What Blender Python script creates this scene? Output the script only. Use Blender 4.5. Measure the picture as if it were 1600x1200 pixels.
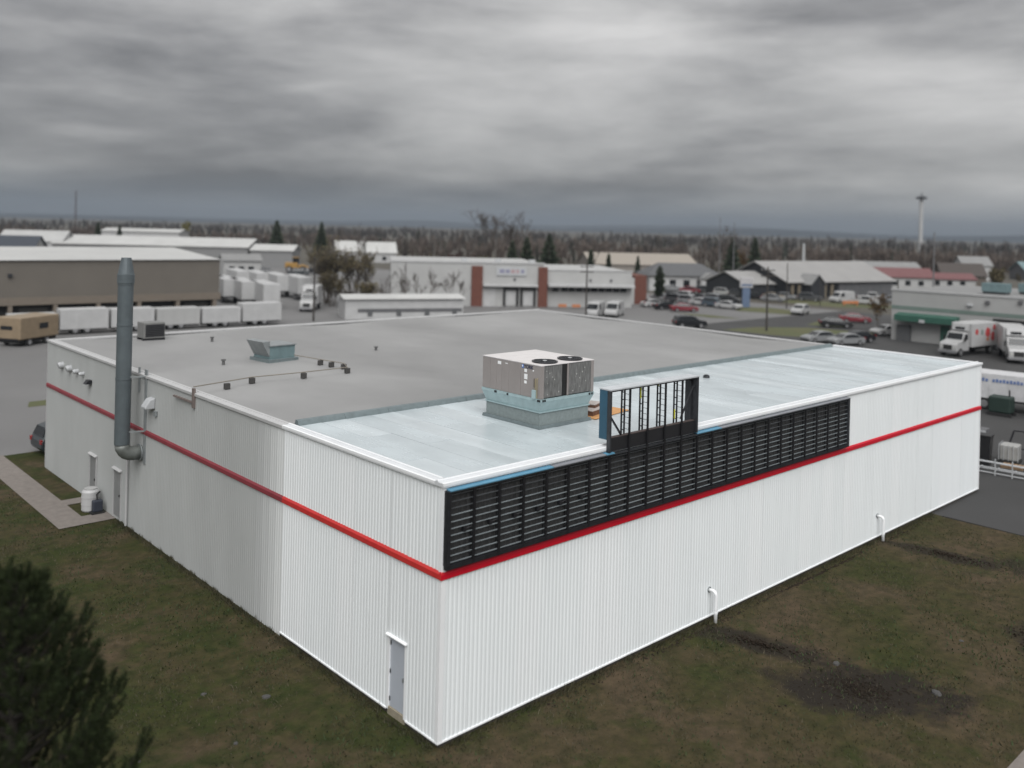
import bpy, bmesh, math, random
import numpy as np
from mathutils import Vector, Matrix
R = math.radians
random.seed(7); rng = np.random.default_rng(7)
for o in list(bpy.data.objects): bpy.data.objects.remove(o, do_unlink=True)
scene = bpy.context.scene
C = scene.collection
YAW = R(47.193); CAM = (-14.876, -18.448, 13.796)
# ------------------------------------------------------------------ camera
cam = bpy.data.cameras.new('camera'); camo = bpy.data.objects.new('camera', cam); C.objects.link(camo)
camo.location = CAM
ROLL = R(-1.42)
camo.rotation_euler = (Matrix.Rotation(YAW - math.pi/2, 3, 'Z') @ Matrix.Rotation(math.pi/2, 3, 'X') @ Matrix.Rotation(ROLL * -1, 3, 'Z')).to_euler()
cam.sensor_width = 36; cam.lens = 31.57; cam.shift_y = -0.1539
cam.clip_start = 0.5; cam.clip_end = 30000
cam.dof.use_dof = True; cam.dof.focus_distance = 31.5; cam.dof.aperture_fstop = 0.23
scene.camera = camo
# ------------------------------------------------------------------ sky
SUN_AZ = math.atan2(-0.80, -0.60); SUN_EL = R(48)
world = bpy.data.worlds.new('World'); scene.world = world; world.use_nodes = True
nt = world.node_tree; N = nt.nodes; N.clear()
def nn(t, **k):
    n = N.new(t)
    for a, b in k.items(): setattr(n, a, b)
    return n
def mth(op, a, b=None, clamp=False):
    n = nn('ShaderNodeMath', operation=op, use_clamp=clamp)
    for i, v in enumerate((a, b)):
        if v is None: continue
        if isinstance(v, (int, float)): n.inputs[i].default_value = v
        else: nt.links.new(v, n.inputs[i])
    return n.outputs[0]
tc = nn('ShaderNodeTexCoord'); sep = nn('ShaderNodeSeparateXYZ'); nt.links.new(tc.outputs['Generated'], sep.inputs[0])
el = mth('MAXIMUM', sep.outputs[2], 0.0)
den = mth('ADD', el, 0.11)
px, py = mth('DIVIDE', sep.outputs[0], den), mth('DIVIDE', sep.outputs[1], den)
cmb = nn('ShaderNodeCombineXYZ'); nt.links.new(px, cmb.inputs[0]); nt.links.new(py, cmb.inputs[1])
def noise(scale, detail, rough, dist, off, sc, src):
    mp = nn('ShaderNodeMapping'); mp.inputs['Location'].default_value = off; nt.links.new(src, mp.inputs['Vector'])
    mp.inputs['Rotation'].default_value = (0, 0, -YAW); mp.inputs['Scale'].default_value = sc
    n = nn('ShaderNodeTexNoise'); n.inputs['Scale'].default_value = scale; n.inputs['Detail'].default_value = detail
    n.inputs['Roughness'].default_value = rough; n.inputs['Distortion'].default_value = dist
    nt.links.new(mp.outputs[0], n.inputs['Vector']); return n.outputs['Fac']
n1 = noise(0.42, 3, 0.45, 0.0, (31, 14, 0), (1, 0.8, 1), cmb.outputs[0])            # cloud decks
n2 = noise(4.0, 10, 0.56, 0.15, (31, 2.2, 4), (1, 1, 4.4), tc.outputs['Generated'])     # billows along their undersides
den_ = mth('ADD', mth('MULTIPLY', n1, 0.56), mth('MULTIPLY', n2, 0.44))
rmp = nn('ShaderNodeValToRGB'); nt.links.new(den_, rmp.inputs[0])
e = rmp.color_ramp.elements
e[0].position = 0.36; e[0].color = (0.104, 0.103, 0.105, 1); e[1].position = 0.645; e[1].color = (0.40, 0.395, 0.390, 1)
k = e.new(0.44); k.color = (0.178, 0.177, 0.178, 1); k = e.new(0.535); k.color = (0.285, 0.283, 0.280, 1)
# overcast luminance: brighter towards the zenith (CIE overcast sky), blue-grey at the horizon
lum = mth('ADD', 0.86, mth('MULTIPLY', el, 1.4))
mul = nn('ShaderNodeMix', data_type='RGBA', blend_type='MULTIPLY'); mul.inputs[0].default_value = 1
nt.links.new(rmp.outputs[0], mul.inputs[6]); nt.links.new(lum, mul.inputs[7])
hz = nn('ShaderNodeMix', data_type='RGBA'); hz.inputs[7].default_value = (0.088, 0.102, 0.118, 1)
nt.links.new(mul.outputs[2], hz.inputs[6]); nt.links.new(mth('MULTIPLY', mth('SUBTRACT', 1.0, mth('MULTIPLY', el, 19.0), True), 0.85), hz.inputs[0])
sky = nn('ShaderNodeTexSky', sky_type='NISHITA'); sky.sun_disc = False; sky.sun_elevation = SUN_EL
sky.sun_rotation = math.pi/2 - SUN_AZ
bg1 = nn('ShaderNodeBackground'); bg1.inputs[1].default_value = 0.05; nt.links.new(sky.outputs[0], bg1.inputs[0])
bg2 = nn('ShaderNodeBackground'); bg2.inputs[1].default_value = 0.70; nt.links.new(hz.outputs[2], bg2.inputs[0])
mx = nn('ShaderNodeMixShader'); mx.inputs[0].default_value = 0.965
out = nn('ShaderNodeOutputWorld'); nt.links.new(bg1.outputs[0], mx.inputs[1]); nt.links.new(bg2.outputs[0], mx.inputs[2]); nt.links.new(mx.outputs[0], out.inputs[0])
# ------------------------------------------------------------------ sun (through thick cloud: very wide)
sl = bpy.data.lights.new('sun', 'SUN'); sl.energy = 1.5; sl.angle = R(55); sl.color = (1.0, 0.995, 0.985)
so = bpy.data.objects.new('sun', sl); C.objects.link(so); so.location = (0, 0, 200)
sd = Vector((math.cos(SUN_AZ)*math.cos(SUN_EL), math.sin(SUN_AZ)*math.cos(SUN_EL), math.sin(SUN_EL)))
so.rotation_euler = sd.to_track_quat('Z', 'Y').to_euler()
scene.view_settings.view_transform = 'Standard'; scene.view_settings.look = 'None'
scene.view_settings.gamma = 1; scene.view_settings.exposure = 1.13

# ================================================================== helpers
def W(a, d, z=0.0):                       # site survey frame (a across, d along the camera heading) -> world
    return Vector((CAM[0] + a*math.sin(YAW) + d*math.cos(YAW), CAM[1] - a*math.cos(YAW) + d*math.sin(YAW), z))
def RZ(t): return YAW - math.pi/2 + R(t)  # heading t (degrees) in the survey frame -> world rotation
MATS = {}
def mat(name, col, rough=0.6, metal=0.0, var=0.12, scale=2.0, stretch=(1,1,1), bump=0.0, bscale=30.0, col2=None, rvar=0.0, spec=0.5):
    if name in MATS: return MATS[name]
    m = bpy.data.materials.new(name); m.use_nodes = True; t = m.node_tree; b = t.nodes['Principled BSDF']
    b.inputs['Roughness'].default_value = rough; b.inputs['Metallic'].default_value = metal
    b.inputs['Specular IOR Level'].default_value = spec
    c = t.nodes.new('ShaderNodeTexCoord'); mp = t.nodes.new('ShaderNodeMapping'); mp.inputs['Scale'].default_value = stretch
    t.links.new(c.outputs['Object'], mp.inputs[0])
    n = t.nodes.new('ShaderNodeTexNoise'); n.inputs['Scale'].default_value = scale; n.inputs['Detail'].default_value = 6; n.inputs['Roughness'].default_value = 0.6
    t.links.new(mp.outputs[0], n.inputs['Vector'])
    r = t.nodes.new('ShaderNodeValToRGB'); t.links.new(n.outputs['Fac'], r.inputs[0])
    c2 = col2 or tuple(x*(1+var) for x in col); c1 = col if col2 else tuple(x*(1-var) for x in col)
    r.color_ramp.elements[0].position = 0.3; r.color_ramp.elements[1].position = 0.7
    r.color_ramp.elements[0].color = (*c1, 1); r.color_ramp.elements[1].color = (*[min(1, x) for x in c2], 1)
    t.links.new(r.outputs[0], b.inputs['Base Color'])
    if rvar:
        mr = t.nodes.new('ShaderNodeMapRange'); mr.inputs[1].default_value = .3; mr.inputs[2].default_value = .7
        mr.inputs[3].default_value = rough-rvar; mr.inputs[4].default_value = rough+rvar
        t.links.new(n.outputs['Fac'], mr.inputs[0]); t.links.new(mr.outputs[0], b.inputs['Roughness'])
    if bump:
        n2 = t.nodes.new('ShaderNodeTexNoise'); n2.inputs['Scale'].default_value = bscale; n2.inputs['Detail'].default_value = 4
        t.links.new(c.outputs['Object'], n2.inputs['Vector'])
        bp = t.nodes.new('ShaderNodeBump'); bp.inputs['Strength'].default_value = bump; bp.inputs['Distance'].default_value = 0.02
        t.links.new(n2.outputs['Fac'], bp.inputs['Height']); t.links.new(bp.outputs[0], b.inputs['Normal'])
    MATS[name] = m; return m
class MB:
    def __init__(s): s.v = []; s.f = []
    def add(s, vs, fs):
        k = len(s.v); s.v += [tuple(p) for p in vs]; s.f += [tuple(i+k for i in f) for f in fs]; return s
    def box(s, x0, x1, y0, y1, z0, z1):
        return s.add([(x0,y0,z0),(x1,y0,z0),(x1,y1,z0),(x0,y1,z0),(x0,y0,z1),(x1,y0,z1),(x1,y1,z1),(x0,y1,z1)],
                     [(0,3,2,1),(4,5,6,7),(0,1,5,4),(1,2,6,5),(2,3,7,6),(3,0,4,7)])
    def frustum(s, b, t, z0, z1):         # b, t = (x0,x1,y0,y1)
        return s.add([(b[0],b[2],z0),(b[1],b[2],z0),(b[1],b[3],z0),(b[0],b[3],z0),(t[0],t[2],z1),(t[1],t[2],z1),(t[1],t[3],z1),(t[0],t[3],z1)],
                     [(0,3,2,1),(4,5,6,7),(0,1,5,4),(1,2,6,5),(2,3,7,6),(3,0,4,7)])
    def prism(s, poly, y0, y1, axis='y'): # polygon in (x,z) extruded along y (or (y,z) along x, or (x,y) along z)
        n = len(poly)
        mk = {'y': lambda p, q: (p[0], q, p[1]), 'x': lambda p, q: (q, p[0], p[1]), 'z': lambda p, q: (p[0], p[1], q)}[axis]
        vs = [mk(p, y0) for p in poly] + [mk(p, y1) for p in poly]
        return s.add(vs, [tuple(range(n)), tuple(range(2*n-1, n-1, -1))] + [(i, i+n, (i+1) % n + n, (i+1) % n) for i in range(n)])
    def tube(s, pts, rads, n=10, cap=True):
        pts = [Vector(p) for p in pts]; k = len(s.v)
        if isinstance(rads, (int, float)): rads = [rads]*len(pts)
        up = Vector((0.31, 0.22, 0.93))
        for i, p in enumerate(pts):
            t = (pts[min(i+1, len(pts)-1)] - pts[max(i-1, 0)]).normalized()
            a = t.cross(up)
            if a.length < 0.1: a = t.cross(Vector((1, 0, 0)))
            a.normalize(); b = t.cross(a)
            for j in range(n):
                w = 2*math.pi*j/n; q = p + (a*math.cos(w) + b*math.sin(w))*rads[i]; s.v.append(tuple(q))
        for i in range(len(pts)-1):
            for j in range(n):
                s.f.append((k+i*n+j, k+i*n+(j+1) % n, k+(i+1)*n+(j+1) % n, k+(i+1)*n+j))
        if cap:
            s.f.append(tuple(k+j for j in range(n-1, -1, -1))); m = k+(len(pts)-1)*n; s.f.append(tuple(m+j for j in range(n)))
        return s
    def bar(s, p, q, w, h=None):
        h = h or w; p = Vector(p); q = Vector(q); t = (q-p).normalized(); u = Vector((0, 0, 1))
        a = t.cross(u); a = Vector((1, 0, 0)) if a.length < 0.05 else a.normalized(); b = a.cross(t)
        vs = [c + a*(sx*w/2) + b*(sy*h/2) for c in (p, q) for sx, sy in ((-1,-1),(1,-1),(1,1),(-1,1))]
        return s.add(vs, [(0,1,2,3),(7,6,5,4),(0,4,5,1),(1,5,6,2),(2,6,7,3),(3,7,4,0)])
    def mesh(s, name, m, smooth=False, fix=True):
        me = bpy.data.meshes.new(name); me.from_pydata(s.v, [], s.f)
        if fix:
            bm = bmesh.new(); bm.from_mesh(me); bmesh.ops.recalc_face_normals(bm, faces=bm.faces[:]); bm.to_mesh(me); bm.free()
        me.materials.append(m)
        if smooth: me.polygons.foreach_set('use_smooth', [True]*len(me.polygons))
        me.update(); return me
    def build(s, name, m, parent=None, smooth=False, fix=True):
        o = bpy.data.objects.new(name, s.mesh(name, m, smooth, fix)); C.objects.link(o); o.parent = parent; return o
def bev(o, w=0.02, seg=2):
    b = o.modifiers.new('bevel', 'BEVEL'); b.width = w; b.segments = seg; b.limit_method = 'ANGLE'; b.angle_limit = R(40); return o
def tag(o, label=None, cat=None, group=None, kind=None):
    for k_, v_ in (('label', label), ('category', cat), ('group', group), ('kind', kind)):
        if v_: o[k_] = v_
    return o
def thing(name, label, cat, loc=(0,0,0), rz=0.0, group=None):
    o = bpy.data.objects.new(name, None); C.objects.link(o); o.location = loc; o.rotation_euler = (0, 0, rz); o.empty_display_size = 0.3
    return tag(o, label, cat, group)
def copy_thing(o, loc, rz, sc=1.0, label=None, parent=None):
    c = o.copy(); C.objects.link(c)
    if parent is None:
        c.location = loc; c.rotation_euler = (0, 0, rz); c.scale = (sc,)*3 if isinstance(sc, (int, float)) else sc
        if label: c['label'] = label
    else: c.parent = parent
    for ch in o.children: copy_thing(ch, None, None, parent=c)
    return c
def box(name, m, parent, *b): return MB().box(*b).build(name, m, parent)
def sheet(name, pts, z, m, kind='structure', parent=None):
    o = MB().add([(p[0], p[1], z) for p in pts], [tuple(range(len(pts)))]).build(name, m, parent, fix=False)
    if o.data.polygons[0].normal.z < 0: o.data.flip_normals()
    if kind and parent is None: o['kind'] = kind
    return o
def text_mesh(body, size, ext=0.004):
    cu = bpy.data.curves.new('text', 'FONT'); cu.body = body; cu.size = size; cu.extrude = ext; cu.offset = 0.004; cu.align_x = 'LEFT'
    o = bpy.data.objects.new('text', cu); C.objects.link(o); bpy.context.view_layer.update()
    me = bpy.data.meshes.new_from_object(o); bpy.data.objects.remove(o); return me

# ------------------------------------------------------------------ palette
white_new = mat('white_ribbed_steel', (0.775, 0.805, 0.815), 0.42, var=0.022, scale=2.6, stretch=(1, 1, 0.10))
white_sheets = [white_new, mat('white_ribbed_steel_b', (0.79, 0.815, 0.825), 0.40, var=0.022, scale=2.2, stretch=(1, 1, 0.08)), mat('white_ribbed_steel_c', (0.765, 0.795, 0.805), 0.44, var=0.03, scale=3.0, stretch=(1, 1, 0.12))]
grey_old = mat('dimmed_grey_steel', (0.375, 0.385, 0.380), 0.55, var=0.06, scale=0.6, stretch=(1, 1, 0.3))  # older wing's cladding: dimming put into the base colour
trim = mat('white_trim', (0.80, 0.81, 0.82), 0.4, var=0.03)
cap_m = mat('cap_flashing', (0.60, 0.615, 0.63), 0.38, var=0.05, scale=1.5)
trim_old = mat('old_trim', (0.42, 0.42, 0.42), 0.5, var=0.06)
red_new = mat('red_trim', (0.52, 0.004, 0.020), 0.4, var=0.05)
red_side = mat('red_trim_matt', (0.50, 0.028, 0.026), 0.5, var=0.08, scale=4)
red_old = mat('red_trim_dimmed', (0.21, 0.03, 0.04), 0.6, var=0.1)  # the older wing's dimming put into the stripe colour as well
membrane = mat('pale_membrane', (0.45, 0.50, 0.52), 0.26, var=0.12, scale=0.55, stretch=(1, 0.35, 1), bump=0.12, bscale=55, rvar=0.14)
membrane2 = mat('pale_membrane_lap', (0.50, 0.55, 0.57), 0.22, var=0.12, scale=0.7, stretch=(1, 0.3, 1), bump=0.12, bscale=55, rvar=0.12)
old_roof = mat('old_roof_gravel', (0.180, 0.179, 0.177), 0.62, col2=(0.285, 0.284, 0.282), scale=0.13, stretch=(1, 0.6, 1), bump=0.2, bscale=40, rvar=0.12)
teal = mat('grey_green_flashing', (0.135, 0.165, 0.172), 0.55, var=0.14, scale=5)
galv_teal = mat('teal_galvanised', (0.36, 0.47, 0.485), 0.42, metal=0.25, var=0.10, scale=3)
curbm = mat('mineral_curb', (0.20, 0.235, 0.235), 0.85, var=0.12, scale=9, bump=0.2)
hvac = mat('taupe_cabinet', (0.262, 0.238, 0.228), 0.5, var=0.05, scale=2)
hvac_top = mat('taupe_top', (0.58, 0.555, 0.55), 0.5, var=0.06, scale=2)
coil = mat('coil_fins', (0.10, 0.10, 0.097), 0.6, metal=0.2, col2=(0.25, 0.25, 0.245), scale=5, stretch=(4, 4, 0.6), bump=0.4, bscale=60)
black = mat('black_steel', (0.014, 0.014, 0.017), 0.38, var=0.3, scale=6)
black2 = mat('black_ribbed_back', (0.012, 0.012, 0.012), 0.6, var=0.3, scale=5)
darkgrey = mat('dark_grey_steel', (0.028, 0.03, 0.034), 0.42, var=0.25, scale=4)
rail_m = mat('galvanised_rail', (0.19, 0.215, 0.228), 0.42, metal=0.1, var=0.25, scale=3)
rail_shaded = mat('shaded_rail', (0.06, 0.065, 0.07), 0.45, var=0.3, scale=3)  # shade below the top flashing put into the upper rails' colour
blue = mat('blue_film', (0.025, 0.085, 0.135), 0.45, var=0.12)
yellow = mat('yellow_tape', (0.62, 0.60, 0.03), 0.5)
rubber = mat('black_rubber', (0.015, 0.015, 0.015), 0.8)
concrete = mat('concrete', (0.17, 0.15, 0.135), 0.9, var=0.16, scale=3, bump=0.25)
conc_tan = mat('tan_sill', (0.26, 0.23, 0.17), 0.9, var=0.15, scale=6)
door_m = mat('grey_door', (0.42, 0.45, 0.50), 0.4, var=0.03)
asphalt = mat('asphalt', (0.028, 0.0275, 0.0275), 0.85, col2=(0.045, 0.0445, 0.0445), scale=0.12, bump=0.3, bscale=20)
asphalt_far = mat('pale_asphalt', (0.115, 0.113, 0.112), 0.75, col2=(0.155, 0.153, 0.152), scale=0.05)
grass_far = mat('far_grass', (0.062, 0.075, 0.026), 0.9, col2=(0.085, 0.080, 0.035), scale=0.2)
steel = mat('grey_blue_duct', (0.105, 0.125, 0.135), 0.45, metal=0.25, var=0.12, scale=2)
galv = mat('galvanised', (0.25, 0.27, 0.275), 0.45, metal=0.3, var=0.15, scale=3)
glass = mat('dark_glass', (0.012, 0.014, 0.016), 0.08, var=0.1)
wood = mat('brown_wood', (0.13, 0.065, 0.04), 0.75, var=0.3, scale=5, stretch=(1, 6, 1))
ply = mat('plywood', (0.50, 0.26, 0.10), 0.7, var=0.15, scale=4)
bwhite = mat('weathered_white_wall', (0.36, 0.36, 0.355), 0.6, var=0.07, scale=0.3)
bwhite2 = mat('dirty_white_paint', (0.40, 0.40, 0.40), 0.5, var=0.08, scale=0.8)
tan_wall = mat('tan_cladding', (0.125, 0.112, 0.096), 0.7, var=0.06, scale=0.3)
tan_band = mat('light_tan_band', (0.155, 0.130, 0.105), 0.7, var=0.06)
roof_white = mat('white_metal_roof', (0.42, 0.42, 0.41), 0.5, var=0.08, scale=0.2)
roof_grey = mat('grey_shingle_roof', (0.20, 0.20, 0.198), 0.7, var=0.08, scale=0.4)
roof_dark = mat('slate_roof', (0.09, 0.092, 0.096), 0.8, var=0.12)
charcoal = mat('charcoal_cladding', (0.022, 0.024, 0.028), 0.7, var=0.2)
grey_wall = mat('grey_cladding', (0.10, 0.10, 0.105), 0.7, var=0.12)
brick_m = mat('red_brick', (0.12, 0.045, 0.032), 0.85, var=0.2, scale=3)
green_m = mat('green_paint', (0.03, 0.095, 0.07), 0.5, var=0.12)
green_band = mat('sage_band', (0.14, 0.185, 0.165), 0.6, var=0.08)
red_roof = mat('red_metal_roof', (0.135, 0.055, 0.056), 0.6, var=0.12)
tan_roof = mat('tan_roof', (0.27, 0.24, 0.205), 0.7, var=0.08)
bark = mat('grey_bark', (0.075, 0.062, 0.052), 0.9, var=0.25, scale=6)
twig_m = mat('bare_twigs', (0.085, 0.072, 0.064), 0.95, var=0.25, scale=0.2)
needle = mat('pine_needles', (0.015, 0.024, 0.008), 0.85, col2=(0.030, 0.040, 0.014), scale=1.4, spec=0.2)
conifer_m = mat('spruce_foliage', (0.022, 0.035, 0.020), 0.8, col2=(0.044, 0.058, 0.032), scale=0.6)
olive_leaf = mat('olive_autumn_leaves', (0.060, 0.052, 0.022), 0.8, col2=(0.105, 0.080, 0.035), scale=0.5)
orange_leaf = mat('orange_autumn_leaves', (0.14, 0.08, 0.025), 0.8, col2=(0.20, 0.13, 0.05), scale=0.6)
hill_m = mat('distant_wooded_hill', (0.020, 0.027, 0.033), 0.95, var=0.2, scale=0.004)  # blue of the distance haze mixed into the dark forest colour
pole_m = mat('weathered_pole', (0.045, 0.040, 0.036), 0.9, var=0.2)
orange_m = mat('orange_print', (0.42, 0.16, 0.07), 0.6)
redprint = mat('red_print', (0.42, 0.05, 0.05), 0.5)
blueprint = mat('blue_print', (0.10, 0.16, 0.34), 0.5)
ac_green = mat('muted_teal', (0.13, 0.19, 0.20), 0.6, var=0.15)
lightgrey = mat('light_grey_paint', (0.40, 0.41, 0.42), 0.5, var=0.06)
chrome = mat('rim_metal', (0.35, 0.35, 0.36), 0.35, metal=0.6)
lamp_lens = mat('lamp_lens', (0.5, 0.5, 0.48), 0.2)
tail_red = mat('tail_lens', (0.25, 0.01, 0.01), 0.25)
def paint(name, c): return mat('paint_'+name, c, 0.28, var=0.03)

# ================================================================== ground
def ground_material():
    m = bpy.data.materials.new('patchy_lawn'); m.use_nodes = True; t = m.node_tree; b = t.nodes['Principled BSDF']
    b.inputs['Roughness'].default_value = 0.95; b.inputs['Specular IOR Level'].default_value = 0.15
    c = t.nodes.new('ShaderNodeTexCoord')
    def nz(s, d, off=(0,0,0)):
        mp = t.nodes.new('ShaderNodeMapping'); mp.inputs['Location'].default_value = off; t.links.new(c.outputs['Object'], mp.inputs[0])
        n = t.nodes.new('ShaderNodeTexNoise'); n.inputs['Scale'].default_value = s; n.inputs['Detail'].default_value = d; n.inputs['Roughness'].default_value = 0.65
        t.links.new(mp.outputs[0], n.inputs['Vector']); return n.outputs['Fac']
    def ramp(f, stops):
        r = t.nodes.new('ShaderNodeValToRGB'); t.links.new(f, r.inputs[0]); el_ = r.color_ramp.elements
        el_[0].position, el_[0].color = stops[0][0], (*stops[0][1], 1); el_[1].position, el_[1].color = stops[-1][0], (*stops[-1][1], 1)
        for p_, c_ in stops[1:-1]: q = el_.new(p_); q.color = (*c_, 1)
        return r.outputs[0]
    base = ramp(nz(0.22, 8), [(0.38, (0.036, 0.040, 0.013)), (0.50, (0.052, 0.044, 0.022)), (0.62, (0.072, 0.054, 0.035))])
    fine = ramp(nz(2.2, 7, (5, 9, 0)), [(0.3, (0.52, 0.57, 0.50)), (0.7, (1.22, 1.15, 1.10))])
    green = nz(0.75, 6, (31, 7, 2))
    gm = t.nodes.new('ShaderNodeMix'); gm.data_type = 'RGBA'; gm.inputs[7].default_value = (0.026, 0.038, 0.009, 1)
    t.links.new(base, gm.inputs[6])
    mr = t.nodes.new('ShaderNodeMapRange'); mr.inputs[1].default_value = 0.5; mr.inputs[2].default_value = 0.68; mr.inputs[4].default_value = 0.8
    sp_ = t.nodes.new('ShaderNodeSeparateXYZ'); t.links.new(c.outputs['Object'], sp_.inputs[0])       # the left lawn is greener, the right one worn brown
    gx = t.nodes.new('ShaderNodeMapRange'); gx.inputs[1].default_value = -4; gx.inputs[2].default_value = 12; gx.inputs[3].default_value = 0.075; gx.inputs[4].default_value = -0.05; t.links.new(sp_.outputs[0], gx.inputs[0])
    ga = t.nodes.new('ShaderNodeMath'); ga.operation = 'ADD'; t.links.new(green, ga.inputs[0]); t.links.new(gx.outputs[0], ga.inputs[1])
    t.links.new(ga.outputs[0], mr.inputs[0]); t.links.new(mr.outputs[0], gm.inputs[0])
    mu = t.nodes.new('ShaderNodeMix'); mu.data_type = 'RGBA'; mu.blend_type = 'MULTIPLY'; mu.inputs[0].default_value = 1
    t.links.new(gm.outputs[2], mu.inputs[6]); t.links.new(fine, mu.inputs[7])
    # dug soil: patches with ragged edges where the drains were laid
    nzo = nz(1.1, 8, (3, 3, 3)); last = mu.outputs[2]
    for (cx_, cy_, rx_, ry_, ro_, op_) in ((11.7, -6.0, 2.9, 1.6, -50, 0.95), (12.0, -2.6, 3.0, 0.75, -74, 0.85), (25.6, -2.9, 3.2, 0.7, -80, 0.8), (19.8, -8.6, 2.4, 1.2, 20, 0.75), (27.5, -6.5, 3.0, 0.9, -65, 0.6)):
        m1 = t.nodes.new('ShaderNodeMapping'); m1.vector_type = 'TEXTURE'; m1.inputs['Location'].default_value = (cx_, cy_, 0); m1.inputs['Rotation'].default_value = (0, 0, R(ro_)); m1.inputs['Scale'].default_value = (rx_, ry_, 1e6)
        t.links.new(c.outputs['Object'], m1.inputs[0]); ln = t.nodes.new('ShaderNodeVectorMath'); ln.operation = 'LENGTH'; t.links.new(m1.outputs[0], ln.inputs[0])
        ad_ = t.nodes.new('ShaderNodeMath'); ad_.operation = 'MULTIPLY_ADD'; t.links.new(nzo, ad_.inputs[0]); ad_.inputs[1].default_value = 2.2; t.links.new(ln.outputs['Value'], ad_.inputs[2])
        mr_ = t.nodes.new('ShaderNodeMapRange'); mr_.inputs[1].default_value = 1.75; mr_.inputs[2].default_value = 2.25; mr_.inputs[3].default_value = op_; mr_.inputs[4].default_value = 0; t.links.new(ad_.outputs[0], mr_.inputs[0])
        sx_ = t.nodes.new('ShaderNodeMix'); sx_.data_type = 'RGBA'; sx_.inputs[7].default_value = (0.019, 0.0155, 0.0125, 1); t.links.new(last, sx_.inputs[6]); t.links.new(mr_.outputs[0], sx_.inputs[0]); last = sx_.outputs[2]
    t.links.new(last, b.inputs['Base Color'])
    bp = t.nodes.new('ShaderNodeBump'); bp.inputs['Strength'].default_value = 0.5; bp.inputs['Distance'].default_value = 0.06
    t.links.new(nz(9, 6), bp.inputs['Height']); t.links.new(bp.outputs[0], b.inputs['Normal'])
    return m
lawn = ground_material()
S = 9000
sheet('ground', [(-S, -S), (S, -S), (S, S), (-S, S)], -0.03, mat('far_ground', (0.060, 0.052, 0.042), 0.95, col2=(0.075, 0.070, 0.055), scale=0.01))
# lawn round the building, gently uneven
def lumpy(name, x0, x1, y0, y1, step, amp, m, z=0.0, flat=None):
    nx, ny = int((x1-x0)/step)+1, int((y1-y0)/step)+1
    g = MB(); xs = np.linspace(x0, x1, nx); ys = np.linspace(y0, y1, ny)
    ph = rng.uniform(0, 6.28, 6); kk = rng.uniform(0.25, 1.4, (6, 2))
    for j in range(ny):
        for i in range(nx):
            h = sum(math.sin(kk[q][0]*xs[i] + kk[q][1]*ys[j] + ph[q]) for q in range(6))/6
            g.v.append((xs[i], ys[j], z + amp*(h-0.6)))
    for j in range(ny-1):
        for i in range(nx-1):
            a = j*nx+i; g.f.append((a, a+1, a+nx+1, a+nx))
    o = g.build(name, m, smooth=True, fix=False); o['kind'] = 'structure'; return o
lumpy('lawn', -45, 31.2, -45, 38.6, 0.6, 0.02, lawn, z=0.02)
# asphalt yards and roads
sheet('asphalt_yard', [(31.2, -60), (140, -60), (140, 60), (31.2, 60)], -0.018, asphalt)
sheet('parking_lot', [(-80, 38.6), (31.2, 38.6), (31.2, 60), (140, 60), (140, 230), (-80, 230)], -0.018, asphalt_far)
k_ = MB(); k_.box(31.06, 31.2, -44, -0.6, -0.02, 0.05); tag(k_.build('kerb', mat('dark_kerb', (0.035, 0.034, 0.033), 0.9)), kind='structure')
sheet('path', [(-2.45, 23.7), (-1.15, 23.7), (-1.15, 38.62), (-2.45, 38.62)], 0.036, concrete)
sheet('path', [(-1.15, 23.7), (-0.03, 23.7), (-0.03, 24.9), (-1.15, 24.9)], 0.034, concrete)
sheet('path', [(-1.15, 27.0), (-0.03, 27.0), (-0.03, 27.9), (-1.15, 27.9)], 0.034, concrete)
sheet('path', [(8.0, -12.2), (31, -12.2), (31, -10.3), (8.0, -10.3)], 0.036, concrete)
def W2(*ps): return [tuple(W(*p)[:2]) for p in ps]
for pts in ([(30,126.5),(36,121),(44,118.5),(50,122.5),(52,127),(44,132),(36,131)], [(45,136),(50,133.5),(53,141),(49,142.5)],
            [(27.8,150.5),(32,143.8),(37,143),(33,148)], [(39,166),(40,157),(48,152),(53,158),(48,165)], [(52,182),(62,170),(76,172),(72,180),(60,187)],
            [(30,184),(40,178),(52,196),(40,198)]):
    sheet('grass_island', W2(*pts), -0.008, grass_far)
tw = W(-34, 66); sheet('grass_island', [(tw.x-1.4, tw.y-1), (tw.x+3, tw.y-1), (tw.x+3, tw.y+1.2), (tw.x-0.8, tw.y+1)], -0.008, grass_far)
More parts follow.
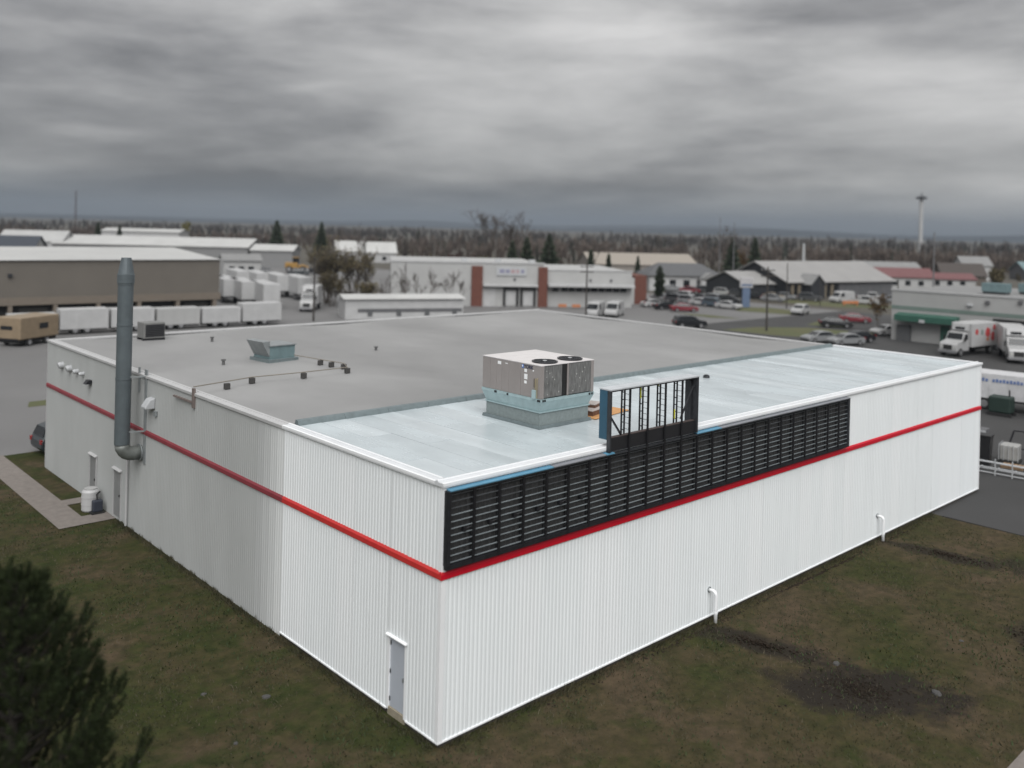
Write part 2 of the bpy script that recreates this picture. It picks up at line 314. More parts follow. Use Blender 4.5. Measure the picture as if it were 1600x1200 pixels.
# grass blades, weeds and bare soil clods: uncountable ground cover
def blades(name, n, area, m, hmin, hmax, wid, patch, lab):
    x0, x1, y0, y1 = area
    xs = rng.uniform(x0, x1, n*3); ys = rng.uniform(y0, y1, n*3)
    f = np.sin(xs*0.9+patch)+np.sin(ys*0.8+patch*2)+np.sin((xs+ys)*0.47+patch)+np.sin((xs*1.7-ys*1.3))+rng.normal(0, 0.9, n*3)
    keep = (f > 0.3) & ~((xs > -0.15) & (ys > -0.15)) & ~((xs > -2.5) & (xs < 0) & (ys > 23.6)) & ~(ys < -10.2)
    xs, ys = xs[keep][:n], ys[keep][:n]; n = len(xs)
    a = rng.uniform(0, 6.283, n); h = rng.uniform(hmin, hmax, n); w = rng.uniform(0.5, 1, n)*wid
    lx, ly = rng.normal(0, 0.5, n)*h, rng.normal(0, 0.5, n)*h
    v = np.zeros((n, 3, 3)); v[:, 0] = np.c_[xs-w*np.cos(a), ys-w*np.sin(a), np.zeros(n)]
    v[:, 1] = np.c_[xs+w*np.cos(a), ys+w*np.sin(a), np.zeros(n)]; v[:, 2] = np.c_[xs+lx, ys+ly, h]
    me = bpy.data.meshes.new(name); me.vertices.add(3*n); me.vertices.foreach_set('co', v.ravel())
    me.loops.add(3*n); me.loops.foreach_set('vertex_index', np.arange(3*n)); me.polygons.add(n)
    me.polygons.foreach_set('loop_start', np.arange(0, 3*n, 3)); me.polygons.foreach_set('loop_total', np.full(n, 3)); me.update(calc_edges=True)
    me.materials.append(m); o = bpy.data.objects.new(name, me); C.objects.link(o); return tag(o, lab, 'grass', kind='stuff')
blades('grass', 70000, (-14, 31, -14, 38), mat('olive_grass', (0.030, 0.036, 0.012), 0.9, col2=(0.052, 0.046, 0.022), scale=0.5), 0.03, 0.10, 0.022, 1.0, 'thin olive autumn grass on the lawn round the white building')
blades('dry_grass', 30000, (-14, 31, -14, 38), mat('straw_grass', (0.060, 0.050, 0.030), 0.9, col2=(0.095, 0.080, 0.052), scale=0.5), 0.03, 0.11, 0.018, 5.1, 'straw coloured dead grass in patches on the lawn')
blades('weeds', 26000, (-14, 31, -14, 38), mat('weed_green', (0.020, 0.036, 0.009), 0.9, col2=(0.034, 0.048, 0.014), scale=0.5), 0.04, 0.12, 0.035, 3.3, 'darker green weed tufts scattered through the lawn')
def fringe(name, n, m, lab, seed):
    r_ = np.random.default_rng(seed); k_2 = r_.uniform(0, 1, n) < 0.5; u = r_.uniform(0, 1, n); off = np.abs(r_.normal(0.06, 0.14, n))
    xs = np.where(k_2, u*31, -off-0.04); ys = np.where(k_2, -off-0.04, u*23.4); keep = ~((~k_2) & (ys > 1.3) & (ys < 2.4) & (off < 0.1)); xs, ys, k_2 = xs[keep], ys[keep], k_2[keep]; n = len(xs)
    a = r_.uniform(0, 6.283, n); h = r_.uniform(0.05, 0.22, n)*(0.6+0.5*np.sin(u[keep]*70)**2); w = r_.uniform(0.008, 0.02, n); z = np.zeros(n)
    v = np.zeros((n, 3, 3)); v[:, 0] = np.c_[xs-w*np.cos(a), ys-w*np.sin(a), z]; v[:, 1] = np.c_[xs+w*np.cos(a), ys+w*np.sin(a), z]; v[:, 2] = np.c_[xs+r_.normal(0, .3, n)*h-np.where(k_2, 0, .05), ys+r_.normal(0, .3, n)*h-np.where(k_2, .05, 0), h]
    return tag(bpy.data.objects.new(name, tri_mesh(name, v, m)), lab, 'grass', kind='stuff')
# dug earth: a low heap and two trenches of loose clods
soil = mat('dark_soil', (0.022, 0.0175, 0.0135), 0.95, var=0.3, scale=3, bump=0.6, bscale=12, spec=0.05)
soil2 = mat('turned_soil', (0.027, 0.021, 0.016), 0.95, var=0.3, scale=2, bump=0.6, bscale=12, spec=0.05)
def clods(name, c, rx, ry, rot, n, m, lab, seed, smin=0.02, smax=0.06, h=0.10):   # loose lumps of dug earth
    r_ = random.Random(seed); g = MB(); cr, sr = math.cos(R(rot)), math.sin(R(rot))
    for _ in range(n):
        q = abs(r_.gauss(0, 0.48)); w = r_.uniform(0, 6.283); q *= 1+0.25*math.sin(3*w+seed)+0.15*math.sin(7*w)
        x_, y_ = rx*q*math.cos(w), ry*q*math.sin(w); s_ = r_.uniform(smin, smax); z_ = max(0, h*(1-q*1.1))*r_.random()
        X, Y = c[0]+x_*cr-y_*sr, c[1]+x_*sr+y_*cr
        if (Y > -0.25 and X > -0.2) or X > 30.9 or X < -6: continue
        p = [(X+s_*r_.uniform(.7, 1.3), Y, z_+s_*.1), (X, Y+s_*r_.uniform(.7, 1.3), z_), (X-s_*r_.uniform(.7, 1.3), Y, z_+s_*.1), (X, Y-s_*r_.uniform(.7, 1.3), z_), (X+r_.uniform(-.3, .3)*s_, Y+r_.uniform(-.3, .3)*s_, z_+s_*r_.uniform(.4, .9)), (X, Y, -0.02)]
        g.add(p, [(0,1,4),(1,2,4),(2,3,4),(3,0,4),(1,0,5),(2,1,5),(3,2,5),(0,3,5)])
    return tag(g.build(name, m, fix=False), lab, 'soil', kind='stuff')
clods('dug_soil', (11.6, -5.9), 2.5, 1.55, -50, 700, soil, 'dark heap of dug earth on the lawn right of centre', 3, h=0.05)
clods('dug_soil', (11.9, -2.3), 2.2, 0.55, -72, 260, soil2, 'strip of turned soil running from the nearer white drain pipe', 4)
clods('dug_soil', (25.6, -2.8), 3.0, 0.75, -80, 300, soil2, 'strip of turned soil running from the farther white drain pipe', 5)
clods('dug_soil', (19.6, -8.4), 2.0, 1.1, 20, 260, soil2, 'dark bare soil patch at the right edge of the lawn', 6)
clods('wall_foot_soil', (18, -0.42), 22, 0.16, 0, 900, soil2, 'crumbs of bare soil along the foot of the long white wall', 7, 0.02, 0.06, 0.02)
st = mat('pale_stone', (0.060, 0.058, 0.056), 0.9)
for i, (x, y, s_) in enumerate([(12.6,-4.6,.15),(13.2,-7.5,.18),(17.5,-6.6,.08),(-3.5,6.5,.09),(-3.9,3.6,.08),(-5.5,2.0,.07),(-2.2,5.2,.14),(-6.1,4.4,.06)]):
    g = MB(); n_ = 9
    for zz, rr in ((0, 1), (0.35, 0.9), (0.55, 0.45)):
        for j in range(n_): g.v.append((s_*rr*math.cos(j*6.283/n_)*random.uniform(.8, 1.2), 0.7*s_*rr*math.sin(j*6.283/n_)*random.uniform(.8, 1.2), zz*s_))
    for l in range(2):
        for j in range(n_): g.f.append((l*n_+j, l*n_+(j+1) % n_, (l+1)*n_+(j+1) % n_, (l+1)*n_+j))
    g.f.append(tuple(2*n_+j for j in range(n_)))
    o = g.build('stone', st); o.location = (x, y, 0.0); o.rotation_euler = (0, 0, i)
    tag(o, ['flat pale stone behind the dark soil heap','long pale stone at the right end of the soil heap','small stone on the right-hand lawn','small stone lying on the lawn left of the building','tiny stone on the lawn below the grey wall','tiny stone near the lower edge of the left lawn','flat grey stone on bare lawn near the grey wall','smallest stone on the left lawn toward the pine'][i], 'stone')

# ================================================================== the white warehouse
LU, LV, EXT, HT = 37.3, 34.6, 8.43, 7.0
wh = thing('warehouse', 'large flat-roofed white ribbed steel building with a red stripe', 'building')
PITCH, RIB = 0.1524, 0.015
def ribbed(name, axis, t0, t1, z0, z1, m, parent, pos=0.0, sgn=-1, pitch=PITCH, depth=RIB):
    prof = []; t = t0
    while t < t1 - 1e-6:
        for dt, o_ in ((0, 0), (0.40, 0), (0.58, 1), (0.82, 1), (1.0, 0)):
            q = t + dt*pitch
            if q <= t1: prof.append((q, o_))
        t += pitch
    prof.append((t1, 0)); g = MB()
    for q, o_ in prof:
        off = pos + sgn*(0.03 - depth*o_)
        for z in (z0, z1): g.v.append((q, off, z) if axis == 'x' else (off, q, z))
    for i in range(len(prof)-1):
        a = 2*i; g.f.append((a, a+2, a+3, a+1))
    o = g.build(name, m, parent, fix=False)
    s_ = sum(((p.normal.y if axis == 'x' else p.normal.x)*p.area) for p in o.data.polygons)
    if s_*sgn < 0: o.data.flip_normals()
    return o
def sheets(axis, t0, t1, z0, z1, seed):       # wall sheets six ribs wide, lapped edge to edge
    r_ = random.Random(seed); t = t0; w_ = 6*PITCH
    while t < t1-1e-4:
        q = min(t+w_, t1); ribbed('wall_sheet', axis, t, q, z0, z1, r_.choice(white_sheets), wh, pos=r_.choice((0, -0.0015, 0.0015))); t = q
sheets('x', 0, LU, 0.14, HT-0.05, 1); sheets('y', 0, 1.43, 0.14, HT-0.05, 2); sheets('y', 1.43, 2.28, 2.24, HT-0.05, 3); sheets('y', 2.28, EXT, 0.14, HT-0.05, 4)
w1 = 3*PITCH
for i, c_ in enumerate((0.62, 0.54, 0.47, 0.42)): ribbed('wall_sheet', 'y', EXT+i*w1, EXT+(i+1)*w1, 0.02, HT-0.05, mat('dimming_sheet_%d' % i, (c_, c_*1.025, c_*1.02), 0.5, var=0.03, scale=2.4, stretch=(1, 1, 0.1)), wh)  # gradual darkening along the wall put into the sheet colours, step by step
tag(ribbed('wall', 'y', EXT+4*w1, LV, 0.02, HT-0.05, grey_old, wh), 'older left wall cladding, dimmed to grey by its colour')
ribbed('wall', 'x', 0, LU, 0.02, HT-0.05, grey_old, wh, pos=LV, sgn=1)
ribbed('wall', 'y', 0, EXT, 0.14, HT-0.05, white_new, wh, pos=LU, sgn=1)
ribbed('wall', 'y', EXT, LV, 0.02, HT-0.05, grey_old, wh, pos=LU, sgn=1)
# plinth, base trim, corner trims
fd = MB(); fd.box(0.02, LU-0.02, 0.0, 0.3, -0.1, 0.135); fd.box(0.0, 0.3, 0.31, 1.43, -0.1, 0.135); fd.box(0.0, 0.3, 2.28, EXT, -0.1, 0.135)
fd.build('foundation', mat('damp_concrete', (0.05, 0.044, 0.038), 0.9, var=0.2, scale=3), wh)
bt = MB(); bt.box(-0.05, LU+0.04, -0.055, -0.002, 0.125, 0.165); bt.build('base_trim', trim, wh)
bt = MB(); bt.box(-0.055, -0.002, 0.0, 1.40, 0.127, 0.167); bt.box(-0.055, -0.002, 2.31, EXT, 0.127, 0.167); bt.build('base_trim', trim, wh)
bt = MB(); bt.prism([(-0.045, -0.045), (0.11, -0.045), (0.11, -0.040), (-0.040, -0.040), (-0.040, 0.08), (-0.045, 0.08)], 0.17, HT-0.06, 'z'); bt.build('corner_trim', trim, wh)
bt = MB(); bt.prism([(LU+0.045, -0.045), (LU-0.09, -0.045), (LU-0.09, -0.040), (LU+0.040, -0.040), (LU+0.040, 0.09), (LU+0.045, 0.09)], 0.17, HT-0.06, 'z'); bt.build('corner_trim', trim, wh)
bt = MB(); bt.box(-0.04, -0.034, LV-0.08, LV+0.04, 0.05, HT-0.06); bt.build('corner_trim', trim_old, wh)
# red stripe: a folded sheet with a sloping upper face, in joined lengths
def band(axis, t0, t1, m, joint):
    t = t0
    while t < t1-0.01:
        q = min(t+joint, t1)
        po = [(0.0, 4.67), (-0.032, 4.665), (-0.075, 4.60), (-0.075, 4.46), (-0.06, 4.445), (0.0, 4.45)]
        g = MB(); g.prism(po, t+0.002, q-0.002, 'x' if axis == 'x' else 'y'); g.build('red_stripe', m, wh); t = q
band('x', -0.075, LU+0.05, red_new, 3.05); band('y', -0.07, EXT, red_side, 3.05); band('y', EXT, LV, red_old, 3.6)
# parapet cap: outer lip, pale flat, raised inner bead (joined lengths)
def cap(axis, t0, t1, m, joint, pos=0.0, sgn=1, w=0.30):
    t = t0
    po = [(-0.075, 6.89), (-0.085, 6.89), (-0.085, 6.985), (-0.07, 7.0), (0.14, 7.005), (0.15, 7.03), (0.24, 7.035), (0.25, 7.005), (w, 6.99), (w, 6.90), (-0.06, 6.90)]
    po = [(pos + sgn*p, z) for p, z in po]
    while t < t1-0.01:
        q = min(t+joint, t1); g = MB(); g.prism(po, t+0.0015, q-0.0015, 'x' if axis == 'x' else 'y'); pc = g.build('parapet_cap', m, wh)
        if m is cap_m:
            g = MB(); g.prism([(pos+sgn*p_, z_) for p_, z_ in ((-0.088, 6.93), (-0.088, 7.004), (-0.03, 7.012), (-0.03, 6.93))], t+0.002, q-0.002, 'x' if axis == 'x' else 'y'); g.build('cap_edge', trim, pc)
            g = MB(); g.prism([(pos+sgn*p_, z_) for p_, z_ in ((0.155, 7.0), (0.165, 7.045), (0.205, 7.045), (0.215, 7.0))], t+0.002, q-0.002, 'x' if axis == 'x' else 'y'); g.build('cap_bead', trim, pc)
        t = q
cap('x', -0.085, LU+0.085, cap_m, 3.66); cap('y', 0.305, EXT+0.1, cap_m, 2.72); cap('y', 0.305, EXT, cap_m, 4.1, pos=LU, sgn=-1)
cap('y', EXT+0.1, LV-0.3, trim_old, 3.66); cap('x', -0.08, LU+0.08, trim_old, 3.66, pos=LV, sgn=-1); cap('y', EXT, LV-0.3, trim_old, 3.66, pos=LU, sgn=-1)
# new roof: rolled membrane sheets, each lapping its neighbour
nr = MB(); nr.box(0.3, LU-0.3, 0.3, EXT, 6.5, 6.93); roof_new = nr.build('roof', mat('seam_bitumen', (0.07, 0.078, 0.082), 0.7), wh); roof_new['label'] = 'pale grey-blue membrane roof of the front addition'
x = 0.31; i = 0
while x < LU-0.4:
    w_ = min(1.0, LU-0.31-x); cut = 0.4 + [2.1, 5.2, 3.4, 6.1, 1.4, 4.4][i % 6]
    for (y0, y1) in ((0.31, cut-0.008), (cut+0.008, EXT-0.02)):
        z = 6.9375 + (0.0035 if y0 > 1 else 0)
        g = MB(); g.add([(x, y0, 6.932), (x+w_-0.026, y0, 6.932), (x+w_-0.026, y1, 6.932), (x, y1, 6.932),
                         (x, y0+0.004, z), (x+w_-0.030, y0+0.004, z+0.008), (x+w_-0.030, y1, z+0.008), (x, y1, z)],
                        [(0,3,2,1),(4,5,6,7),(0,1,5,4),(1,2,6,5),(2,3,7,6),(3,0,4,7)])
        g.build('roof_sheet', membrane if (i*7+int(y0)) % 3 else membrane2, roof_new)
    x += 1.0; i += 1
# upstand between the two roofs, in joined lengths
x = 0.42; i = 0
while x < LU-0.5:
    q = min(x+1.83, LU-0.45); g = MB()
    g.prism([(EXT-0.12, 6.93), (EXT-0.08, 7.02), (EXT-0.03, 7.11), (EXT+0.12, 7.12), (EXT+0.16, 7.0), (EXT+0.22, 6.88)], x+0.006, q-0.006, 'x')
    g.build('roof_upstand', teal, wh); x = q; i += 1
# old roof: shallow falls to the drains
g = MB(); nx, ny = 48, 36
for j in range(ny+1):
    for i in range(nx+1):
        u = 0.29 + (LU-0.58)*i/nx; v = EXT + 0.1 + (LV-0.4-EXT)*j/ny
        tri = abs(((u/12.0) % 1)-0.5)*2; trv = abs(((v-EXT)/13.0 % 1)-0.5)*2
        g.v.append((u, v, 6.86 + 0.10*min(tri, trv) - 0.02 + random.uniform(-1, 1)*0.006))
for j in range(ny):
    for i in range(nx): a = j*(nx+1)+i; g.f.append((a, a+1, a+nx+2, a+nx+1))
ro = g.build('roof', old_roof, wh, smooth=True, fix=False); ro['label'] = 'grey old roof of the rear building'
# personnel door in the near left wall
dr = box('door', door_m, wh, 0.012, 0.055, 1.50, 2.22, 0.235, 2.19); bev(dr, 0.006)
for z in (0.45, 1.22, 2.02): box('hinge', black, dr, -0.004, 0.016, 2.175, 2.212, z-0.06, z+0.06)
box('handle', galv, dr, -0.03, 0.014, 1.56, 1.585, 1.13, 1.25)
g = MB(); g.box(-0.035, 0.06, 1.43, 1.498, 0.15, 2.24); g.box(-0.035, 0.06, 2.222, 2.30, 0.15, 2.24); g.box(-0.033, 0.06, 1.499, 2.221, 2.192, 2.239); g.build('door_frame', trim, wh)
g = MB(); g.prism([(-0.10, 2.225), (-0.10, 2.25), (-0.02, 2.285), (-0.02, 2.242)], 1.38, 2.34, 'y'); g.build('drip_cap', trim, wh)
bev(box('door_sill', conc_tan, wh, -0.03, 0.25, 1.46, 2.26, -0.05, 0.232), 0.015)
# two doors in the older left wall
for y0, z0 in ((26.45, 0.16), (23.15, 0.16)):
    d_ = box('door', mat('old_grey_door', (0.20, 0.205, 0.205), 0.5), wh, -0.045, -0.032, y0, y0+0.86, z0, 2.2); box('handle', black, d_, -0.09, -0.045, y0+0.10, y0+0.14, 1.1, 1.2)
    g = MB(); g.box(-0.075, -0.031, y0-0.07, y0-0.001, 0.05, 2.26); g.box(-0.075, -0.031, y0+0.861, y0+0.93, 0.05, 2.26); g.box(-0.075, -0.031, y0, y0+0.86, 2.201, 2.26); g.build('door_frame', trim_old, wh)
    g = MB(); g.prism([(-0.16, 2.262), (-0.16, 2.29), (-0.03, 2.34), (-0.03, 2.262)], y0-0.1, y0+0.96, 'y'); g.build('drip_cap', trim_old, wh)
# vents, lamps and brackets on the old wall
for y0, s_ in ((31.9, 0.34), (30.6, 0.34), (29.5, 0.24), (28.6, 0.20)):
    g = MB(); g.tube([(-0.03, y0, 5.95), (-0.20, y0, 5.95), (-0.27, y0, 5.93)], [s_*0.5, s_*0.5, s_*0.40], 14); g.build('vent_hood', lightgrey, wh, smooth=False)
g = MB(); g.box(-0.22, -0.03, 27.35, 27.75, 5.62, 5.80); g.prism([(-0.34, 5.62), (-0.2, 5.80), (-0.2, 5.62)], 27.36, 27.74, 'y'); g.build('wall_lamp', black, wh)
g = MB(); g.prism([(-0.45, 5.72), (-0.45, 5.82), (-0.25, 6.12), (-0.03, 6.18), (-0.03, 5.72)], 19.45, 19.95, 'y'); bev(g.build('vent_hood', lightgrey, wh), 0.04)
g = MB(); g.box(-0.14, -0.03, 19.2, 19.36, 5.45, 5.66); g.build('junction_box', galv, wh)
g = MB(); g.box(-0.12, -0.03, 15.45, 15.62, 6.42, 7.18); g.bar((-0.08, 15.6, 6.62), (-0.14, 17.3, 6.64), 0.07); g.build('wall_bracket', mat('dull_pipe', (0.16, 0.13, 0.12), 0.6), wh)
g = MB(); g.tube([(-0.02, 22.2, 6.6), (-0.14, 22.2, 6.55), (-0.14, 22.2, 0.1)], 0.05, 8); g.build('downspout', trim_old, wh)
# white drain pipes elbowing out of the long wall into the ground
def drain(u):
    pts = [(u-0.02, -0.02, 1.09), (u, -0.20, 1.09)] + [(u, -0.20-0.13*math.sin(w), 0.96+0.13*math.cos(w)) for w in (0.4, 0.8, 1.2, 1.5708)] + [(u, -0.33, 0.5), (u, -0.33, -0.12)]
    p = MB().tube(pts, 0.062, 14).build('drain_pipe', trim, wh, smooth=True)
    MB().tube([(u, -0.022, 1.09), (u, -0.06, 1.09)], 0.10, 14).build('flange', galv, p)
    MB().tube([(u, -0.33, 0.32), (u, -0.33, 0.40)], 0.075, 14).build('coupling', trim, p)
drain(12.15); drain(25.2)
# meter boxes and conduits on the far end wall
g = MB(); g.box(LU+0.03, LU+0.22, 1.2, 1.8, 2.6, 3.5); g.box(LU+0.03, LU+0.16, 0.6, 0.8, 5.4, 5.7); g.build('meter_box', galv, wh)

# ================================================================== sign frame along the long wall
sf = thing('sign_frame', 'long black steel sign framework with a raised portal above the roof', 'sign frame', (0, -0.03, 0))
U0, U1, Z0, Z1, VF = 0.0, 22.0, 4.745, 6.80, -0.18
ribbed('back_panel', 'x', U0+0.02, U1-0.02, Z0+0.02, Z1-0.02, mat('charcoal_back_panel', (0.032, 0.032, 0.033), 0.6, var=0.25, scale=5), sf, pos=0.0, sgn=-1, pitch=0.2, depth=0.02)
g = MB(); g.box(U0, U1, VF, -0.035, Z0-0.01, Z0+0.11); g.build('bottom_channel', black, sf)
g = MB(); g.box(U0+0.1, U1-0.1, VF+0.005, -0.035, Z1-0.05, Z1); g.build('top_channel', darkgrey, sf)
g = MB(); g.box(U0-0.015, U0+0.10, VF-0.012, -0.02, Z0+0.10, Z1+0.01); bev(g.build('end_post', black, sf), 0.008)
g = MB(); g.box(U1-0.14, U1, VF-0.012, -0.02, Z0-0.012, Z1+0.03); bev(g.build('end_post', darkgrey, sf), 0.02, 3)
g = MB(); g.prism([(VF-0.02, Z1+0.002), (VF-0.02, Z1+0.03), (-0.012, Z1+0.05), (-0.012, Z1+0.02)], U0+0.05, 3.9, 'x'); g.build('top_flashing', mat('blue_protective_film', (0.10, 0.26, 0.38), 0.4), sf)
g = MB(); g.prism([(VF-0.02, Z1+0.002), (VF-0.02, Z1+0.03), (-0.012, Z1+0.05), (-0.012, Z1+0.02)], 3.92, 6.2, 'x'); g.build('top_flashing', mat('grey_flashing', (0.20, 0.21, 0.23), 0.4), sf)
g = MB(); g.prism([(VF-0.03, Z1+0.002), (VF-0.03, Z1+0.03), (-0.012, Z1+0.05), (-0.012, Z1+0.02)], 6.22, 6.6, 'x'); g.build('top_flashing', MATS['blue_protective_film'], sf)
g = MB(); g.prism([(VF-0.02, Z1+0.002), (VF-0.02, Z1+0.03), (-0.012, Z1+0.05), (-0.012, Z1+0.02)], 10.95, 12.4, 'x'); g.build('top_flashing', MATS['blue_protective_film'], sf)
g = MB(); g.prism([(VF-0.02, Z1+0.002), (VF-0.02, Z1+0.03), (-0.012, Z1+0.05), (-0.012, Z1+0.02)], 12.42, U1, 'x'); g.build('top_flashing', MATS['grey_flashing'], sf)
NR = 11
for r_ in range(NR):
    z = Z0 + 0.165 + r_*0.178
    g = MB(); g.prism([(-0.142, z-0.010), (-0.142, z+0.003), (-0.100, z+0.006), (-0.100, z-0.006), (-0.137, z-0.006), (-0.137, z-0.010)], U0+0.1, U1-0.14, 'x'); g.build('rail', rail_m if r_ < 8 else rail_shaded, sf)  # topmost rails take the shaded colour
us = [6.40 + 0.9155*k for k in range(-6, 17)]
PORT = (6.40, 10.90, 8.80)
for k, u in enumerate(us):
    inp = PORT[0]+0.2 < u < PORT[1]-0.2
    top = PORT[2]-0.02 if inp else Z1-0.06
    g = MB(); g.box(u-0.042, u+0.042, VF-0.004, VF+0.026, Z0+0.02, top); ml = g.build('mullion', mat('deep_black_steel', (0.006, 0.006, 0.008), 0.5), sf)
    g = MB(); g.box(u-0.02, u+0.02, -0.062, -0.036, Z0+0.12, Z1-0.06); g.build('rear_stud', black, sf)
    if u < 6.3:   # cable glands and junction boxes seen through the left bays
        g = MB(); g.box(u-0.34, u-0.24, -0.15, -0.05, 5.64, 5.78); g.tube([(u-0.25, -0.12, 5.70), (u-0.05, -0.14, 5.74)], 0.015, 6); g.build('junction_box', black, sf)
    if inp:       # ladder chords of the raised portal
        for dv, nm in ((0.05, 'ladder_chord'), (0.17, 'ladder_chord')):
            g = MB(); g.box(u-0.025, u+0.025, dv-0.014, dv+0.022, 7.06, top); g.build(nm, black, sf)
        z = 7.45
        while z < top-0.08:
            g = MB(); g.box(u-0.006, u+0.006, VF+0.028, 0.036, z-0.007, z+0.007); g.build('rung', black, sf); z += 0.185
        z = 7.40
        while z < top-0.05:
            g = MB(); g.box(u-0.018, u+0.018, 0.072, 0.156, z-0.014, z+0.014); g.build('rung', black, sf); z += 0.24
        ys_ = {7: (), 8: ((8.3, 8.7),), 9: ((8.62, 8.75),), 10: ((8.68, 8.75), (7.4, 7.72))}.get(k, ())
        for a_, b_ in ys_: box('yellow_strip', yellow, sf, u-0.029, u-0.0255, 0.09, 0.14, a_, b_)
pl = PORT
g = MB(); g.box(pl[0]-0.05, pl[0]+0.02, VF-0.02, -0.06, 6.86, pl[2]-0.03); bev(g.build('portal_post', darkgrey, sf), 0.006)
g = MB(); g.box(pl[0]-0.05, pl[0]+0.02, -0.057, 0.26, 7.24, pl[2]-0.03); g.build('portal_side', blue, sf)
g = MB(); g.box(pl[1]-0.02, pl[1]+0.06, VF-0.02, -0.06, 6.86, pl[2]-0.03); g.box(pl[1]-0.02, pl[1]+0.06, -0.059, 0.02, 7.06, pl[2]-0.03); bev(g.build('portal_post', darkgrey, sf), 0.006)
g = MB(); g.box(pl[1]-0.10, pl[1]-0.0, 0.023, 0.26, 7.05, pl[2]-0.03); g.build('portal_side', darkgrey, sf)
g = MB(); g.box(pl[0]-0.06, pl[1]+0.07, VF-0.025, 0.27, pl[2]-0.028, pl[2]+0.012); g.build('portal_top', mat('pale_top_plate', (0.46, 0.48, 0.50), 0.4), sf)
g = MB(); g.box(pl[0]+0.02, pl[1]-0.02, VF-0.018, VF-0.006, pl[2]-0.07, pl[2]-0.03); g.build('portal_edge', black, sf)
g = MB(); g.box(pl[0]+0.022, pl[1]-0.022, -0.125, -0.062, 6.86, 7.27); g.build('portal_beam', mat('beam_black', (0.013, 0.013, 0.015), 0.5), sf)
g = MB(); g.box(pl[0]+0.03, pl[1]-0.03, -0.12, 0.04, 7.274, 7.29); g.build('plank', mat('brown_plank', (0.05, 0.036, 0.033), 0.8), sf)
MB().bar((pl[0]+0.03, -0.09, 8.0), (pl[0]+0.66, -0.04, 7.30), 0.05).build('brace', black, sf)
MB().bar((pl[1]-0.06, -0.05, 8.45), (pl[1]-0.72, -0.02, 7.40), 0.045).build('brace', darkgrey, sf)

# ================================================================== rooftop air unit
ru = thing('rooftop_air_unit', 'taupe rooftop air conditioner on a flared teal base beside the sign portal', 'air conditioner', (6.52, 3.0, 6.95))
XL, YL = 2.62, 2.95
g = MB(); g.frustum((0.0, XL, 0.05, YL+0.05), (0.02, XL-0.02, 0.07, YL+0.03), 0.0, 0.10); g.build('base_flange', teal, ru)
for (x0, x1, y0, y1, n, ax) in ((0.10, XL-0.10, 0.14, 0.18, 3, 'x'), (0.10, XL-0.10, YL-0.10, YL-0.06, 3, 'x'), (0.10, 0.14, 0.182, YL-0.102, 4, 'y'), (XL-0.14, XL-0.10, 0.182, YL-0.102, 4, 'y')):
    for i in range(n):
        f0, f1 = i/n, (i+1)/n
        b = (x0+(x1-x0)*f0+0.003, x0+(x1-x0)*f1-0.003, y0, y1) if ax == 'x' else (x0, x1, y0+(y1-y0)*f0+0.003, y0+(y1-y0)*f1-0.003)
        MB().box(*b, 0.102, 0.53).build('curb_panel', curbm, ru)
g = MB(); g.box(0.145, XL-0.145, 0.185, YL-0.105, 0.1, 0.5); g.build('curb_core', black2, ru)
g = MB(); g.box(0.06, XL-0.06, 0.10, YL-0.02, 0.533, 0.575); ad = g.build('adapter', galv_teal, ru)
g = MB(); g.frustum((0.10, XL-0.10, 0.14, YL-0.06), (-0.02, XL+0.02, 0.0, YL+0.06), 0.577, 0.93); g.build('flared_skirt', galv_teal, ad)
g = MB(); g.box(-0.03, XL+0.03, -0.01, YL+0.07, 0.932, 1.03); g.build('top_collar', galv_teal, ad)
HZ0, HZ1 = 1.035, 2.14
cab = MB().box(0.03, XL-0.03, 0.06, YL+0.03, HZ0+0.01, HZ1-0.004).build('cabinet_core', black2, ru)
ye = [0.0, 1.02, 1.62, 1.98, 2.25, 2.60, YL+0.04]
for i in range(len(ye)-1):
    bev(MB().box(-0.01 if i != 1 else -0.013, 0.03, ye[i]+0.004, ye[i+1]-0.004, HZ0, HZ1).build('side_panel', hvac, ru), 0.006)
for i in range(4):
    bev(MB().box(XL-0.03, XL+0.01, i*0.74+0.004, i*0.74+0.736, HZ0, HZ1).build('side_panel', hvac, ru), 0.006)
g = MB(); g.box(0.0, XL, YL+0.035, YL+0.06, HZ0, HZ1); g.build('back_panel', hvac, ru)
for x0, x1 in ((0.03, 0.12), (1.27, 1.33), (XL-0.14, XL-0.03)):
    bev(MB().box(x0, x1, -0.008, 0.04, HZ0, HZ1).build('corner_post', hvac, ru), 0.006)
for x0, x1 in ((0.122, 1.0), (1.332, XL-0.142)):
    c_ = MB().box(x0, x1, 0.008, 0.055, HZ0+0.03, HZ1-0.02).build('condenser_coil', coil, ru)
    fl = MB(); n_ = 14
    for j in range(n_): xx = x0+0.02+(x1-x0-0.04)*j/(n_-1); fl.box(xx-0.008, xx+0.008, 0.0, 0.006, HZ0+0.04, HZ1-0.03)
    fl.build('fins', coil, c_)
    pk = MB(); r_ = random.Random(int(x0*100))
    for j in range(9):
        xx = r_.uniform(x0+0.06, x1-0.1); zz = r_.uniform(HZ0+0.1, HZ1-0.12); s_ = r_.uniform(0.015, 0.04)
        pk.prism([(xx, zz), (xx+s_, zz+s_*0.4), (xx+s_*0.8, zz+s_*1.6), (xx-s_*0.2, zz+s_*1.3)], -0.006, -0.001, 'y')
    pk.build('bent_fin_marks', mat('bright_scuff', (0.45, 0.45, 0.43), 0.5), c_)
box('coil_gap', black2, ru, 1.001, 1.269, 0.03, 0.052, HZ0+0.03, HZ1-0.02)
yt = [-0.01, 1.10, 1.62, 2.25, YL+0.06]
